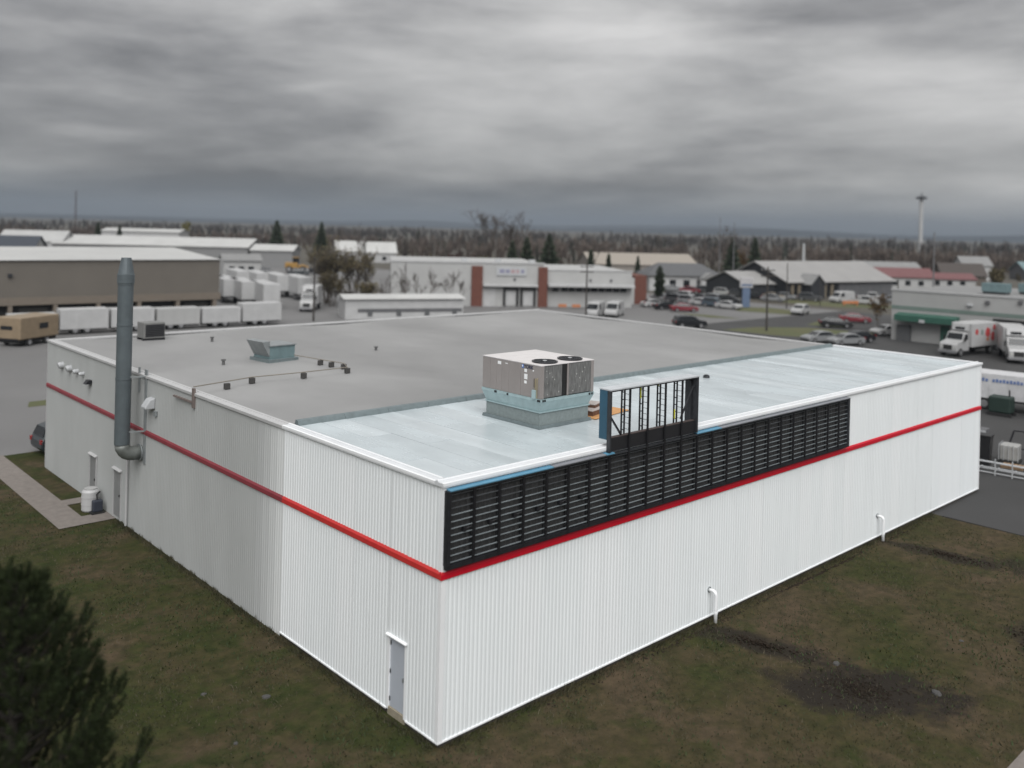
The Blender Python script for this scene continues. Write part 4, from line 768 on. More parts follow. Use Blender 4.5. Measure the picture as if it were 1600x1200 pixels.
bev(box('tank', mat('milky_plastic', (0.30, 0.30, 0.29), 0.5), ib, -0.5, 0.5, -0.55, 0.55, 0.16, 1.1), 0.08, 3); box('pallet_base', rubber, ib, -0.55, 0.55, -0.6, 0.6, 0, 0.159)
for i in range(5): box('cage_bar', lightgrey, ib, -0.56, -0.53, -0.55+i*0.265, -0.52+i*0.265, 0.16, 1.15); box('cage_bar', lightgrey, ib, -0.55+i*0.265, -0.52+i*0.265, -0.60, -0.57, 0.16, 1.15)

# ================================================================== buildings behind
def bld(name, label, a, d, th): return thing(name, label, 'building', W(a, d, -0.02), RZ(th))
def gable(parent, x0, x1, y0, y1, ze, zr, m, axis='x', over=0.4, th=0.18):
    g = MB()
    if axis == 'x':
        ym = (y0+y1)/2
        g.prism([(y0-over, ze-0.1), (ym, zr), (y1+over, ze-0.1), (y1+over, ze-0.1+th), (ym, zr+th), (y0-over, ze-0.1+th)], x0-over, x1+over, 'x')
    else:
        xm = (x0+x1)/2
        g.prism([(x0-over, ze-0.1), (xm, zr), (x1+over, ze-0.1), (x1+over, ze-0.1+th), (xm, zr+th), (x0-over, ze-0.1+th)], y0-over, y1+over, 'y')
    return g.build('roof', m, parent)
def gwall(parent, x0, x1, y0, y1, ze, zr, m, axis='x'):
    g = MB()
    if axis == 'x': g.prism([(y0, 0), (y1, 0), (y1, ze), ((y0+y1)/2, zr-0.02), (y0, ze)], x0, x1, 'x')
    else: g.prism([(x0, 0), (x1, 0), (x1, ze), ((x0+x1)/2, zr-0.02), (x0, ze)], y0, y1, 'y')
    return g.build('wall', m, parent)
def window(parent, x0, x1, z0, z1, y=-0.03, frame=trim_old):
    f_ = MB(); f_.box(x0-0.08, x1+0.08, y-0.04, y+0.02, z0-0.08, z0); f_.box(x0-0.08, x1+0.08, y-0.04, y+0.02, z1, z1+0.08); f_.box(x0-0.08, x0, y-0.04, y+0.02, z0, z1); f_.box(x1, x1+0.08, y-0.04, y+0.02, z0, z1)
    o = f_.build('window', frame, parent); box('pane', glass, o, x0, x1, y-0.01, y+0.01, z0, z1); return o
# beige warehouse, left
b = bld('beige_warehouse', 'long beige windowless warehouse with white roof at the left', -42, 129.5, 38.5)
box('wall', tan_wall, b, -75, 0, 0, 42, 3.25, 8.0); box('lower_band', tan_band, b, -75, 0.15, -0.25, 42, 2.30, 3.245)
g = MB(); g.prism([(-0.3, 8.002), (21, 9.05), (42.3, 8.002)], -75.2, 0.2, 'x'); g.build('roof', roof_white, b)
box('dock_recess', black2, b, -75, -0.3, 0.8, 42, 0.0, 2.295)
for i in range(14):
    x1 = -0.4-i*5.2; box('dock_column', tan_band, b, x1-0.5, x1, -0.2, 0.79, 0, 2.295)
    if i % 2 == 0: box('dock_door', mat('dark_dock_door', (0.05, 0.048, 0.045), 0.7), b, x1-4.3, x1-1.0, 0.76, 0.795, 0.2, 1.9)
for x_ in (-12.5, -27): box('wall_lamp', darkgrey, b, x_, x_+0.5, -0.3, -0.01, 5.9, 6.3)
# white commercial building, centre
b = bld('commercial_building', 'long white commercial building with red brick piers behind the roof', -20.3, 152, 8)
FL = 42.2; TB = 26.3
box('tall_block', bwhite, b, 0, TB, 0, 26, 0, 7.35); g = MB(); g.box(-0.15, TB+0.1, -0.12, 0.2, 7.352, 7.62); g.build('parapet_cap', bwhite2, b)
box('low_wing', bwhite, b, TB+0.02, FL, 0.6, 26, 0, 6.3); g = MB(); g.box(TB+0.15, FL+0.1, 0.5, 0.8, 6.302, 6.5); g.build('parapet_cap', bwhite2, b)
box('brick_pier', brick_m, b, 13.7, 15.6, -0.45, 0.0, 0, 6.9); box('brick_pier', brick_m, b, 25.3, 26.9, -0.45, 0.0, 0, 6.9)
bev(box('ledge', bwhite2, b, 15.7, 25.2, -1.0, -0.01, 3.45, 3.8), 0.05); bev(box('ledge', bwhite2, b, 27.0, FL+0.1, -1.2, 0.59, 3.55, 4.0), 0.05)
sb = box('sign_board', lightgrey, b, 18.0, 23.2, -0.2, -0.01, 5.35, 6.75)
for x0, x1, m_ in ((18.5,19.4,blueprint),(19.6,20.3,blueprint),(20.5,21.2,redprint),(21.4,21.9,redprint),(22.2,22.8,blueprint)): box('sign_mark', mat('sign_'+m_.name, (0.22, 0.22, 0.30) if m_ is blueprint else (0.36, 0.26, 0.27), 0.6), sb, x0, x1, -0.215, -0.201, 5.75, 6.4)
for x0 in (19.6, 22.6):
    s_ = MB(); s_.box(x0-0.35, x0, -0.5, -0.01, 0.2, 2.9); s_.box(x0+1.9, x0+2.25, -0.5, -0.01, 0.2, 2.9); s_.box(x0-0.35, x0+2.25, -0.52, -0.01, 2.902, 3.3); dk = s_.build('dock_seal', rubber, b); box('dock_door', bwhite2, dk, x0+0.002, x0+1.898, -0.1, -0.02, 0.2, 2.9)
box('door', bwhite2, b, 15.9, 17.9, -0.06, -0.005, 0, 3.1); box('wall_lamp', black, b, 28.0, 29.0, 0.3, 0.59, 2.7, 3.2)
for i in range(9): window(b, 29.6+i*1.32, 30.6+i*1.32, 2.75, 3.35, 0.55, grey_wall)
for i in range(3): bev(box('banner_board', orange_m, b, 28.4+i*2.3, 29.8+i*2.3, -3.1-0.4*i, -2.9-0.4*i, 0.3, 0.8), 0.02)
for i in range(3): box('roof_unit', lightgrey, b, 12.2+i*6, 13.2+i*6, 3, 4, 7.35, 8.0)
box('brick_wing', brick_m, b, FL+2.6, FL+4.9, 8, 20, 0, 5.3); box('end_wall', bwhite, b, FL+0.02, FL+2.58, 8, 24, 0, 4.8)
for x_ in (21.0, 34.5, 38.2): box('wall_lamp', grey_wall, b, x_, x_+0.4, -0.15 if x_ < 26 else 0.42, -0.005 if x_ < 26 else 0.595, 4.5, 4.9)
# low white shed in front of it
b = bld('low_white_shed', 'long low white shed with a grey band behind the old roof', -23.4, 127.6, 20)
box('wall', bwhite2, b, 0, 17.5, 0, 6, 0, 2.9); g = MB(); g.prism([(-0.4, 2.902), (3, 3.4), (6.4, 2.902)], -0.3, 17.8, 'x'); g.build('roof', roof_white, b); box('grey_band', grey_wall, b, 1.8, 17.3, -0.06, -0.003, 1.0, 1.5)
for i in range(4): box('post', roof_dark, b, 3.2+i*4.2, 3.9+i*4.2, -0.14, -0.062, 0.5, 1.45)
# white house with dark roof
b = bld('white_house', 'white house with a dark grey hipped roof behind the parked cars', 31.5, 204, 6)
box('wall', bwhite2, b, 0, 17, 0, 11, 0, 3.5); g = MB(); g.frustum((-0.6, 17.6, -0.6, 11.6), (3.5, 13.5, 5.2, 5.8), 3.502, 6.2); g.build('roof', roof_dark, b)
for i in range(5): window(b, 1.5+i*3.2, 3.0+i*3.2, 1.1, 2.6)
box('porch', bwhite2, b, 11.5, 15.8, -2.0, -0.02, 0, 3.0); g = MB(); g.prism([(11.2, 3.002), (13.65, 4.4), (16.1, 3.002)], -2.3, 1.5, 'y'); g.build('porch_roof', roof_grey, b)
# tan roofed hall
b = bld('tan_roofed_hall', 'low hall with a broad tan roof before the woods', 24, 268, 8)
gwall(b, 0, 33, 0, 20, 3.2, 6.3, mat('pale_tan_wall', (0.22, 0.20, 0.18), 0.7)); gable(b, 0, 33, 0, 20, 3.2, 6.3, tan_roof)
# charcoal building with pale gable roof
b = bld('charcoal_building', 'charcoal building with a broad pale grey gable roof', 58.5, 190, 30)
gwall(b, 0, 34, 0, 18, 3.4, 7.4, charcoal); gable(b, 0, 34, 0, 18, 3.4, 7.4, mat('pale_grey_roof', (0.255, 0.25, 0.245), 0.6, var=0.06, scale=0.3), over=0.7)
box('grey_cladding', grey_wall, b, 16, 33.9, -0.12, -0.004, 0.1, 3.0)
gwall(b, 4.6, 8.8, -2.4, -0.02, 3.0, 5.0, charcoal, 'y'); gable(b, 4.6, 8.8, -2.4, 1.6, 3.0, 5.05, roof_grey, 'y', 0.3)
stn = mat('tan_stone', (0.15, 0.125, 0.09), 0.8, var=0.2)
for x_ in (1.0, 3.0, 9.2, 11.0, 13.2): box('stone_pier', stn, b, x_, x_+0.8, -0.3, -0.006, 0, 2.9)
for x_ in (1.95, 10.05, 12.0, 14.2): window(b, x_+0.05, x_+0.85, 0.6, 2.6, -0.05, black)
for x_ in (18, 22.5, 27): box('garage_door', roof_dark, b, x_, x_+3.2, -0.17, -0.121, 0.05, 2.6)
gwall(b, -9, -0.05, 3, 15, 2.9, 5.2, charcoal); gable(b, -9, -0.75, 3, 15, 2.9, 5.2, MATS['pale_grey_roof'])
# green banded building, right
b = bld('green_banded_building', 'white industrial building with green canopy and band at the right', 51, 120, -45)
box('wall', mat('warm_white_wall', (0.34, 0.34, 0.335), 0.6, var=0.06, scale=0.3), b, 0, 42, 0, 24, 0, 6.55); box('parapet_cap', bwhite2, b, -0.1, 42.1, -0.1, 0.25, 6.552, 6.8)
box('green_band', green_band, b, -0.03, 42, -0.05, -0.004, 4.15, 4.62)
g = MB(); g.prism([(-1.7, 2.75), (-1.7, 3.5), (-0.06, 3.75), (-0.06, 2.75)], 1.0, 8.6, 'x'); cn = g.build('canopy', green_m, b); box('canopy_emblem', lightgrey, cn, 4.2, 4.9, -1.74, -1.702, 2.7, 3.1)
box('door', green_m, b, 6.3, 7.4, -0.08, -0.005, 0, 2.4); box('dark_alcove', roof_dark, b, 0.9, 2.6, -0.5, -0.008, 0, 2.1)
box('dock_frame', rubber, b, 12.6, 16.6, -0.5, -0.006, 0.1, 3.9); box('dock_door', grey_wall, b, 13.0, 16.2, -0.54, -0.505, 0.2, 3.4)
box('dock_frame', rubber, b, 22.4, 24.0, -0.3, -0.006, 2.0, 3.6)
for x_, z_ in ((11.6, 5.6), (15.3, 5.9), (16.6, 5.95)): bev(box('vent_hood', grey_wall, b, x_, x_+0.5, -0.3, -0.006, z_, z_+0.45), 0.05)
bev(box('flood_light', lightgrey, b, 9.5, 10.1, -0.35, -0.006, 5.2, 5.5), 0.05)
for x0, x1, y0 in ((9.5, 12.5, 5), (16, 19, 4), (12.7, 18.5, 9)): u_ = box('rooftop_unit', ac_green, b, x0, x1, y0, y0+2, 6.9, 8.0); box('unit_base', roof_dark, u_, x0+0.1, x1-0.1, y0+0.2, y0+1.8, 6.55, 6.898)
box('roof', roof_grey, b, 0.1, 41.9, 0.26, 23.9, 6.5, 6.58)
# farther roofs
def simple(name, label, a, d, th, L, D, ze, zr, wm, rm, nwin=4):
    b_ = bld(name, label, a, d, th); gwall(b_, 0, L, 0, D, ze, zr, wm); gable(b_, 0, L, 0, D, ze, zr, rm)
    for i in range(nwin): window(b_, 1.2+i*(L-2)/max(nwin, 1), 2.6+i*(L-2)/max(nwin, 1), 0.9, 2.2)
    return b_
simple('red_roofed_store', 'long low store with a muted red roof right of the charcoal building', 92, 236, -3, 19, 9, 3.0, 5.2, bwhite, red_roof, 5)
simple('red_roofed_annex', 'small annex with a muted red roof beside the red roofed store', 112, 240, -3, 12, 7, 2.6, 4.0, bwhite, red_roof, 3)
simple('white_bungalow', 'white bungalow behind the red roofs', 101, 262, 2, 19, 8, 4.0, 6.0, bwhite2, roof_grey, 5)
simple('brown_house', 'brown roofed house right of the white bungalow', 124, 258, -6, 12, 8, 2.8, 6.2, mat('brown_siding', (0.10, 0.085, 0.07), 0.8), mat('brown_roof', (0.06, 0.05, 0.045), 0.8), 3)
simple('far_white_house', 'tall white house at the far right before the woods', 146, 290, -4, 9, 8, 4.8, 7.6, bwhite2, roof_grey, 3)
simple('grey_roofed_house', 'pale grey roofed house at the right edge before the woods', 172, 300, 3, 16, 9, 3.0, 6.0, grey_wall, ac_green, 3)
b = simple('long_grey_shed', 'long grey shed with pale roof behind the beige warehouse', -134, 262, 4, 56, 22, 5.6, 7.9, mat('shed_grey', (0.19, 0.19, 0.19), 0.7, var=0.06), roof_white, 0)
b = simple('low_grey_shed', 'smaller grey shed right of the long grey shed', -76, 262, 4, 12, 14, 5.0, 6.5, MATS['shed_grey'], roof_white, 0)
b = simple('far_strip_building', 'long white strip building with dark windows on the far left skyline', -160, 350, 2, 30, 12, 8.2, 9.2, bwhite2, roof_white, 6)
b = simple('dark_blue_roofed_house', 'house with a dark slate roof at the left edge', -128, 205, 10, 17, 12, 5.0, 8.6, bwhite, mat('blue_slate', (0.035, 0.042, 0.055), 0.7), 2)
b = simple('pale_left_house', 'pale house behind the slate roof at the left edge', -150, 262, 5, 18, 10, 6.0, 9.0, bwhite2, bwhite, 3)
for a, d, lab in ((-62, 318, 'white gable roof left of two above the autumn shrubs'), (-50, 312, 'white gable roof right of two above the autumn shrubs')): simple('white_cottage', lab, a, d, 15, 10, 9, 3.4, 7.0, bwhite2, roof_white, 2)
simple('white_workshop', 'white workshop between the beige warehouse and the parked trailers', -71, 222, 25, 9, 8, 3.6, 5.0, bwhite, roof_grey, 3)
# machines in the equipment yard
lo = thing('wheel_loader', 'yellow-orange wheel loader in the far equipment yard', 'loader', W(-58, 243, -0.014), RZ(10)); ym = mat('machine_yellow', (0.30, 0.17, 0.04), 0.5)
bev(box('body', ym, lo, -3, 0.3, -1.2, 1.2, 1.2, 2.6), 0.1); bev(box('front_frame', ym, lo, 0.4, 2.2, -0.9, 0.9, 1.0, 2.0), 0.1); box('cab', glass, lo, -1.0, 0.6, -0.8, 0.8, 2.6, 3.9); box('cab_roof', ym, lo, -1.1, 0.7, -0.9, 0.9, 3.902, 4.05)
g = MB(); g.prism([(3.2, 0.3), (4.6, 0.3), (4.3, 1.0), (3.4, 1.6)], -1.5, 1.5, 'y'); g.build('bucket', darkgrey, lo); MB().bar((1.6, 0.7, 2.0), (3.5, 0.7, 1.2), 0.25).build('arm', ym, lo); MB().bar((1.6, -0.7, 2.0), (3.5, -0.7, 1.2), 0.25).build('arm', ym, lo)
for x_ in (-1.9, 1.6):
    for s_ in (-1, 1): wheel(lo, x_, s_*1.2, 0.85, 0.6)
for i, (a, d, h_, c_, st_) in enumerate(((-72, 240, 20, p_blk, 'van'), (-66.5, 238, 15, p_gry, 'pickup'), (-50, 236, 160, p_blk, 'van'), (-54, 228, 10, p_dkg, 'pickup'), (-66, 228, 30, p_slv, 'pickup'), (-60, 222, 20, p_gry, 'suv'))):
    car('yard_vehicle', ['black van at the left end of the equipment yard', 'grey pickup left of the yellow loader', 'black van right of the yellow loader', 'dark pickup in front of the yellow loader', 'silver pickup at the front left of the equipment yard', 'grey suv at the front of the equipment yard'][i], a, d, h_, st_, c_, 'vehicles in the equipment yard')

rear = [(33.2,182.5,p_blk,'sedan','black'),(35.6,180.0,p_wht,'suv','white'),(37.9,177.4,p_gry,'sedan','grey'),(40.1,175.0,p_slv,'suv','silver'),(42.2,172.4,p_blk,'suv','black')]
for i, (a, d, pm_, st_, cn_) in enumerate(rear): car('parked_car', '%s %s %s in the rear dealer row' % (cn_, st_, ['at the left end', 'second from the left', 'in the middle', 'fourth from the left', 'at the right end'][i]), a, d, -42, st_, pm_, G1)
for i, (a, d, pm_, st_, cn_) in enumerate(((61.5,184.5,p_gry,'suv','grey suv parked before the small entrance gable'),(79.5,186,p_slv,'sedan','silver sedan at the right end of the grey garage wall'),(52.0,197.5,p_wht,'van','white van parked left of the charcoal gable'),(43.5,199.5,p_gry,'suv','grey suv behind the dealer lot near the white house'))): car('parked_car', cn_, a, d, -30, st_, pm_, 'cars by the far houses')
line_m = mat('worn_line_paint', (0.30, 0.30, 0.29), 0.8, var=0.2)
for (a0, d0, da, dd, n_, h_) in ((28.6, 178.0, 1.86, -2.62, 7, -42), (32.0, 184.6, 2.24, -2.55, 6, -42), (64, 181, 2.6, 1.3, 6, -60)):
    for i in range(n_):
        c_ = W(a0+da*i, d0+dd*i); t_ = RZ(h_); u_ = Vector((math.cos(t_), math.sin(t_), 0)); w_ = Vector((-u_.y, u_.x, 0))*0.06
        sheet('bay_line', [tuple((c_+u_*sx*2.6+w_*sy)[:2]) for sx, sy in ((-1,-1),(1,-1),(1,1),(-1,1))], -0.0045, line_m)
cb = thing('metal_cabinet', 'grey metal cabinet behind the pale rails near the warehouse corner', 'cabinet', W(30.2, 57.4, -0.014), RZ(-42)); bev(box('body', grey_wall, cb, -0.5, 0.5, -0.4, 0.4, 0.1, 1.7), 0.02); box('door', lightgrey, cb, -0.47, 0.47, -0.425, -0.402, 0.15, 1.65); box('plinth', rubber, cb, -0.45, 0.45, -0.35, 0.35, 0, 0.099)
af = thing('angle_frame', 'leaning dark steel frame among the yard clutter at the right', 'frame', W(32.3, 56.6, -0.014), RZ(-30))
MB().bar((-0.8, 0, 0), (-0.3, 0.5, 1.6), 0.08).build('leg', black, af); MB().bar((0.8, 0, 0), (0.3, 0.5, 1.6), 0.08).build('leg', black, af); MB().bar((-0.3, 0.5, 1.6), (0.3, 0.5, 1.6), 0.08).build('crossbar', black, af); MB().bar((-0.62, 0.18, 0.55), (0.62, 0.18, 0.55), 0.07).build('crossbar', black, af)
ty = thing('tyre_stack', 'stack of old tyres behind the pale rails', 'tyres', W(31.6, 52.9, -0.014), RZ(0))
for i in range(4): MB().tube([(0.03*(i % 2), 0, i*0.22), (0.03*(i % 2), 0, i*0.22+0.03), (0.03*(i % 2), 0, i*0.22+0.18), (0.03*(i % 2), 0, i*0.22+0.21)], [0.30, 0.36, 0.36, 0.30], 16).build('tyre', rubber, ty)

# ================================================================== poles, signs, towers
def pole(label, a, d, h, r=0.16, arms=True, m=pole_m, lean=0.0, name='utility_pole', cat='pole'):
    t_ = thing(name, label, cat, W(a, d, -0.014), RZ(15)); MB().tube([(0,0,-0.2), (lean,0,h)], [r, r*0.6], 10).build('shaft', m, t_)
    if arms:
        for z in (h-0.5, h-1.3): box('crossarm', m, t_, -1.1+lean, 1.1+lean, -0.06, 0.06, z-0.07, z+0.07)
        for x_ in (-0.95, -0.4, 0.4, 0.95): MB().tube([(x_+lean, 0, h-0.43), (x_+lean, 0, h-0.2)], 0.05, 6).build('insulator', lightgrey, t_)
    return t_
pole('dark pole beside the autumn shrubs left of centre', -27.2, 124.5, 8.9, arms=False); pole('utility pole with crossarms before the white commercial building', 11.7, 138, 8.4)
pole('utility pole on the grass strip before the charcoal gable', 36.2, 126.5, 9.0); pole('thinner pole at the corner of the charcoal building', 50.8, 165, 8.3, 0.13, False); pole('short lamp pole before the charcoal building', 59.5, 172.5, 5.5, 0.08, False)
pole('tall bare pole behind the green-banded building', 72, 153, 14.6, 0.16, False, mat('grey_pole', (0.15, 0.15, 0.155), 0.6))
pole('pole beside the autumn tree at the green-banded building', 56.5, 131, 7.5, 0.13, False); pole('thin bare pole in front of the woods right of centre', 47.5, 205, 17, 0.12, False, MATS['grey_pole']); pole('thin bare pole standing beside it by the woods', 51.0, 206, 16, 0.12, False, MATS['grey_pole'])
pole('white column standing before the woods above the charcoal roof', 84.6, 260, 11, 0.55, False, lightgrey, name='white_column', cat='column')
tw_ = thing('tower', 'tall slim white tower with a dark crown on the right skyline', 'tower', W(318.6, 700, 0), RZ(0)); MB().tube([(0,0,-1), (0,0,43)], [1.6, 1.3], 16).build('shaft', bwhite2, tw_); MB().tube([(0,0,43), (0,0,44.2), (0,0,45.6)], [3.6, 4.4, 1.2], 16).build('crown', darkgrey, tw_); MB().tube([(0,0,45.6), (0,0,48)], 0.3, 8).build('antenna', darkgrey, tw_)
ms = thing('lattice_mast', 'thin dark lattice mast on the left skyline', 'mast', W(-243, 500, 0), RZ(0))
for x_, y_ in ((-0.6, -0.4), (0.6, -0.4), (0, 0.7)): MB().tube([(x_, y_, -1), (x_*0.4, y_*0.4, 28)], [0.16, 0.1], 6).build('leg', mat('rust_mast', (0.06, 0.04, 0.035), 0.8), ms)
for i in range(13):
    z = i*2.1; f0, f1 = 1-0.6*z/28, 1-0.6*(z+2.1)/28
    MB().bar((-0.6*f0, -0.4*f0, z), (0.6*f1, -0.4*f1, z+2.1), 0.1).build('brace', MATS['rust_mast'], ms)
ps = thing('pylon_sign', 'blue pylon sign with a white head in the dealer lot', 'sign', W(43.3, 165, -0.014), RZ(5))
bev(box('pylon', mat('sign_blue', (0.10, 0.14, 0.22), 0.5), ps, -0.7, 0.7, -0.2, 0.2, 0, 3.6), 0.05); bev(box('sign_head', mat('sign_white', (0.40, 0.39, 0.40), 0.5), ps, -1.2, 1.2, -0.25, 0.25, 3.61, 5.5), 0.08); box('sign_stripe', MATS['sign_blue'], ps, -1.0, 1.0, -0.262, -0.252, 3.9, 4.3)
bs = thing('road_barrier', 'orange barrier on the grass before the white van', 'barrier', W(66.5, 175.5, -0.014), RZ(10)); bev(box('board', orange_m, bs, -1.7, 1.7, -0.05, 0.05, 0.35, 0.9), 0.02); box('leg', orange_m, bs, -1.4, -1.3, -0.25, 0.25, 0, 0.349); box('leg', orange_m, bs, 1.3, 1.4, -0.25, 0.25, 0, 0.349)

# ================================================================== trees
def tri_mesh(name, V, m):
    n = len(V); me = bpy.data.meshes.new(name); me.vertices.add(3*n); me.vertices.foreach_set('co', np.asarray(V, dtype=np.float32).ravel())
    me.loops.add(3*n); me.loops.foreach_set('vertex_index', np.arange(3*n)); me.polygons.add(n)
    me.polygons.foreach_set('loop_start', np.arange(0, 3*n, 3)); me.polygons.foreach_set('loop_total', np.full(n, 3)); me.update(calc_edges=True); me.materials.append(m); return me
def unit(v): return v/np.maximum(np.linalg.norm(v, axis=-1, keepdims=True), 1e-9)
def needles_along(p, q, n, ln, wd, r_):      # tufted shoot: needles swept forward round an axis
    t = r_.uniform(0.15, 1.05, n)[:, None]; ax = unit(q-p); base = p + (q-p)*np.minimum(t, 1)
    rd = r_.normal(size=(n, 3)); rd -= (rd @ ax)[:, None]*ax; rd = unit(rd)
    di = unit(rd*r_.uniform(0.55, 1.0, (n, 1)) + ax*r_.uniform(0.5, 1.1, (n, 1)))
    sd_ = unit(np.cross(di, r_.normal(size=(n, 3))))*wd
    l_ = (ln*r_.uniform(0.7, 1.15, n))[:, None]
    return np.stack([base-sd_, base+sd_, base+di*l_], axis=1)
def pine(label, a, d, H, spread):
    r_ = np.random.default_rng(21); t_ = thing('pine_tree', label, 'tree', W(a, d, -0.05), RZ(0))
    MB().tube([(0,0,0), (0.04,0.02,H*0.35), (-0.03,0.03,H*0.7), (0,0,H-0.25)], [0.17, 0.13, 0.07, 0.015], 10).build('trunk', mat('pine_bark', (0.022, 0.018, 0.014), 0.95), t_, smooth=True)
    limbs = MB(); ND = []
    def shoot(p, q, n): ND.append(needles_along(np.array(p, float), np.array(q, float), n, 0.125, 0.0075, r_))
    z = 1.4; wi = 0
    while z < H-0.35:
        left = H-z; Lb = min(spread, left*0.62+0.10); nb = 7 if left > 1.2 else 5; low = z < H-5.5
        for b_ in range(nb):
            az = 6.2832*(b_/nb) + wi*0.7 + r_.uniform(-0.25, 0.25); L = Lb*r_.uniform(0.75, 1.12); e0 = 0.25 + 0.5*(1-min(left/5, 1)); e1 = 1.25+r_.uniform(-0.1, 0.2)
            p = np.array([0, 0, z+r_.uniform(-0.12, 0.12)]); ns = max(3, int(L/0.24)); pts_ = [p.copy()]
            for i in range(ns):
                e_ = e0+(e1-e0)*(i/ns)**1.4; p = p + np.array([math.cos(az)*math.cos(e_), math.sin(az)*math.cos(e_), math.sin(e_)])*L/ns; pts_.append(p.copy())
            limbs.tube(pts_, [0.035*(1-0.85*i/ns)*min(1, L) for i in range(ns+1)], 5)
            shoot(pts_[-2], pts_[-1]+(pts_[-1]-pts_[-2])*0.7, 60 if low else 110)
            for i in range(1, ns):
                f = i/ns
                if f < 0.25: continue
                for sgn_ in (-1, 1):
                    sl_ = (0.24 + 0.55*(1-f)*min(L, 1.6))*r_.uniform(0.7, 1.2); a2 = az + sgn_*r_.uniform(0.5, 0.95); e2 = r_.uniform(0.8, 1.4)
                    dv = np.array([math.cos(a2)*math.cos(e2*0.55), math.sin(a2)*math.cos(e2*0.55), math.sin(e2*0.55)]); m_ = pts_[i]+dv*sl_*0.55
                    dv2 = np.array([math.cos(a2)*math.cos(e2), math.sin(a2)*math.cos(e2), math.sin(e2)]); q_ = m_+dv2*sl_*0.65
                    limbs.tube([pts_[i], m_, q_], [0.012, 0.009, 0.005], 3, cap=False); shoot(pts_[i]+(m_-pts_[i])*0.3, m_, 22 if low else 45); shoot(m_, q_, 32 if low else 75)
        z += 0.40 if left > 1.5 else 0.30; wi += 1
    shoot((0, 0, H-0.75), (0, 0, H-0.1), 150); limbs.build('branches', mat('pine_bark', (0.022, 0.018, 0.014), 0.95), t_, smooth=True)
    o = bpy.data.objects.new('crown', tri_mesh('crown', np.concatenate(ND), needle)); C.objects.link(o); o.parent = t_
C.objects.link(fringe('wall_grass', 9000, mat('fringe_grass', (0.035, 0.038, 0.015), 0.9, col2=(0.065, 0.055, 0.03), scale=0.8), 'ragged grass growing along the foot of the white walls', 77))
pine('dark green pine in the lower left foreground', -8.45, 15.6, 7.75, 2.7)

def bare_tree(name, label, loc, H, seed, cat='tree', spread=0.5, leaves=None, nleaf=0, group=None, stems=1, leafsize=0.22, tw=1.0):
    r_ = random.Random(seed); t_ = thing(name, label, cat, loc, r_.uniform(0, 6), group); tr_ = MB(); tg = []; tips = []
    def grow(p, dr_, L, rad, lev):
        n_ = 3; pts_ = [p]; q = p
        for i in range(n_):
            dr_ = (dr_ + Vector((r_.gauss(0, .12), r_.gauss(0, .12), r_.gauss(0.04, .08)))).normalized(); q = q + dr_*L/n_; pts_.append(q)
        if rad > 0.022*H/10: tr_.tube(pts_, [rad*(1-0.4*i/n_) for i in range(n_+1)], 5, cap=False)
        else:
            for i in range(n_): tg.append((pts_[i], pts_[i+1], rad))
        if lev == 0: tips.append((pts_[1], q)); return
        for k_2 in range(4 if lev > 1 else 5):
            f = r_.uniform(0.35, 1.0) if k_2 else 1.0; b_ = pts_[min(n_, int(f*n_+0.5))]
            az = r_.uniform(0, 6.283); sp = r_.uniform(0.35, 1.0)*spread*1.3
            nd = (dr_ + Vector((math.cos(az)*sp, math.sin(az)*sp, 0.25))).normalized(); grow(b_, nd, L*r_.uniform(0.5, 0.72), rad*0.55, lev-1)
    for s_ in range(stems):
        az = r_.uniform(0, 6.28); off = 0 if stems == 1 else r_.uniform(0.2, 0.9)*H*0.12
        grow(Vector((off*math.cos(az), off*math.sin(az), -0.1)), Vector((math.cos(az)*0.2*(stems > 1), math.sin(az)*0.2*(stems > 1), 1)).normalized(), H*0.42, H*(0.009), 4)
    tr_.build('trunk', bark, t_)
    V = []
    for p, q, rad in tg:
        sd_ = (q-p).cross(Vector((r_.gauss(0, 1), r_.gauss(0, 1), r_.gauss(0, 1)))).normalized()*max(rad, 0.012*H/10)*tw
        V.append((p-sd_, p+sd_, q)); 
        for _ in range(2):
            a_ = p.lerp(q, r_.random()); e_ = a_ + ((q-p).normalized() + Vector((r_.gauss(0, .6), r_.gauss(0, .6), r_.gauss(.2, .5)))).normalized()*H*0.035; V.append((a_-sd_*0.7, a_+sd_*0.7, e_))
    o = bpy.data.objects.new('crown' if not leaves else 'twigs', tri_mesh('twigs', [[tuple(x_) for x_ in tr3] for tr3 in V], twig_m)); C.objects.link(o); o.parent = t_
    if leaves:
        LV_ = []
        for _ in range(nleaf):
            p, q = r_.choice(tips); c_ = p.lerp(q, r_.random()) + Vector((r_.gauss(0, .25), r_.gauss(0, .25), r_.gauss(0, .25)))
            u_ = Vector((r_.gauss(0, 1), r_.gauss(0, 1), r_.gauss(0, 1))).normalized(); w_ = u_.orthogonal().normalized(); s_ = leafsize*r_.uniform(.6, 1.3)
            LV_.append((tuple(c_-w_*s_), tuple(c_+w_*s_), tuple(c_+u_*s_*1.6)))
        o = bpy.data.objects.new('crown', tri_mesh('leaves', LV_, leaves)); C.objects.link(o); o.parent = t_
    return t_
GT = 'bare trees round the far lots'
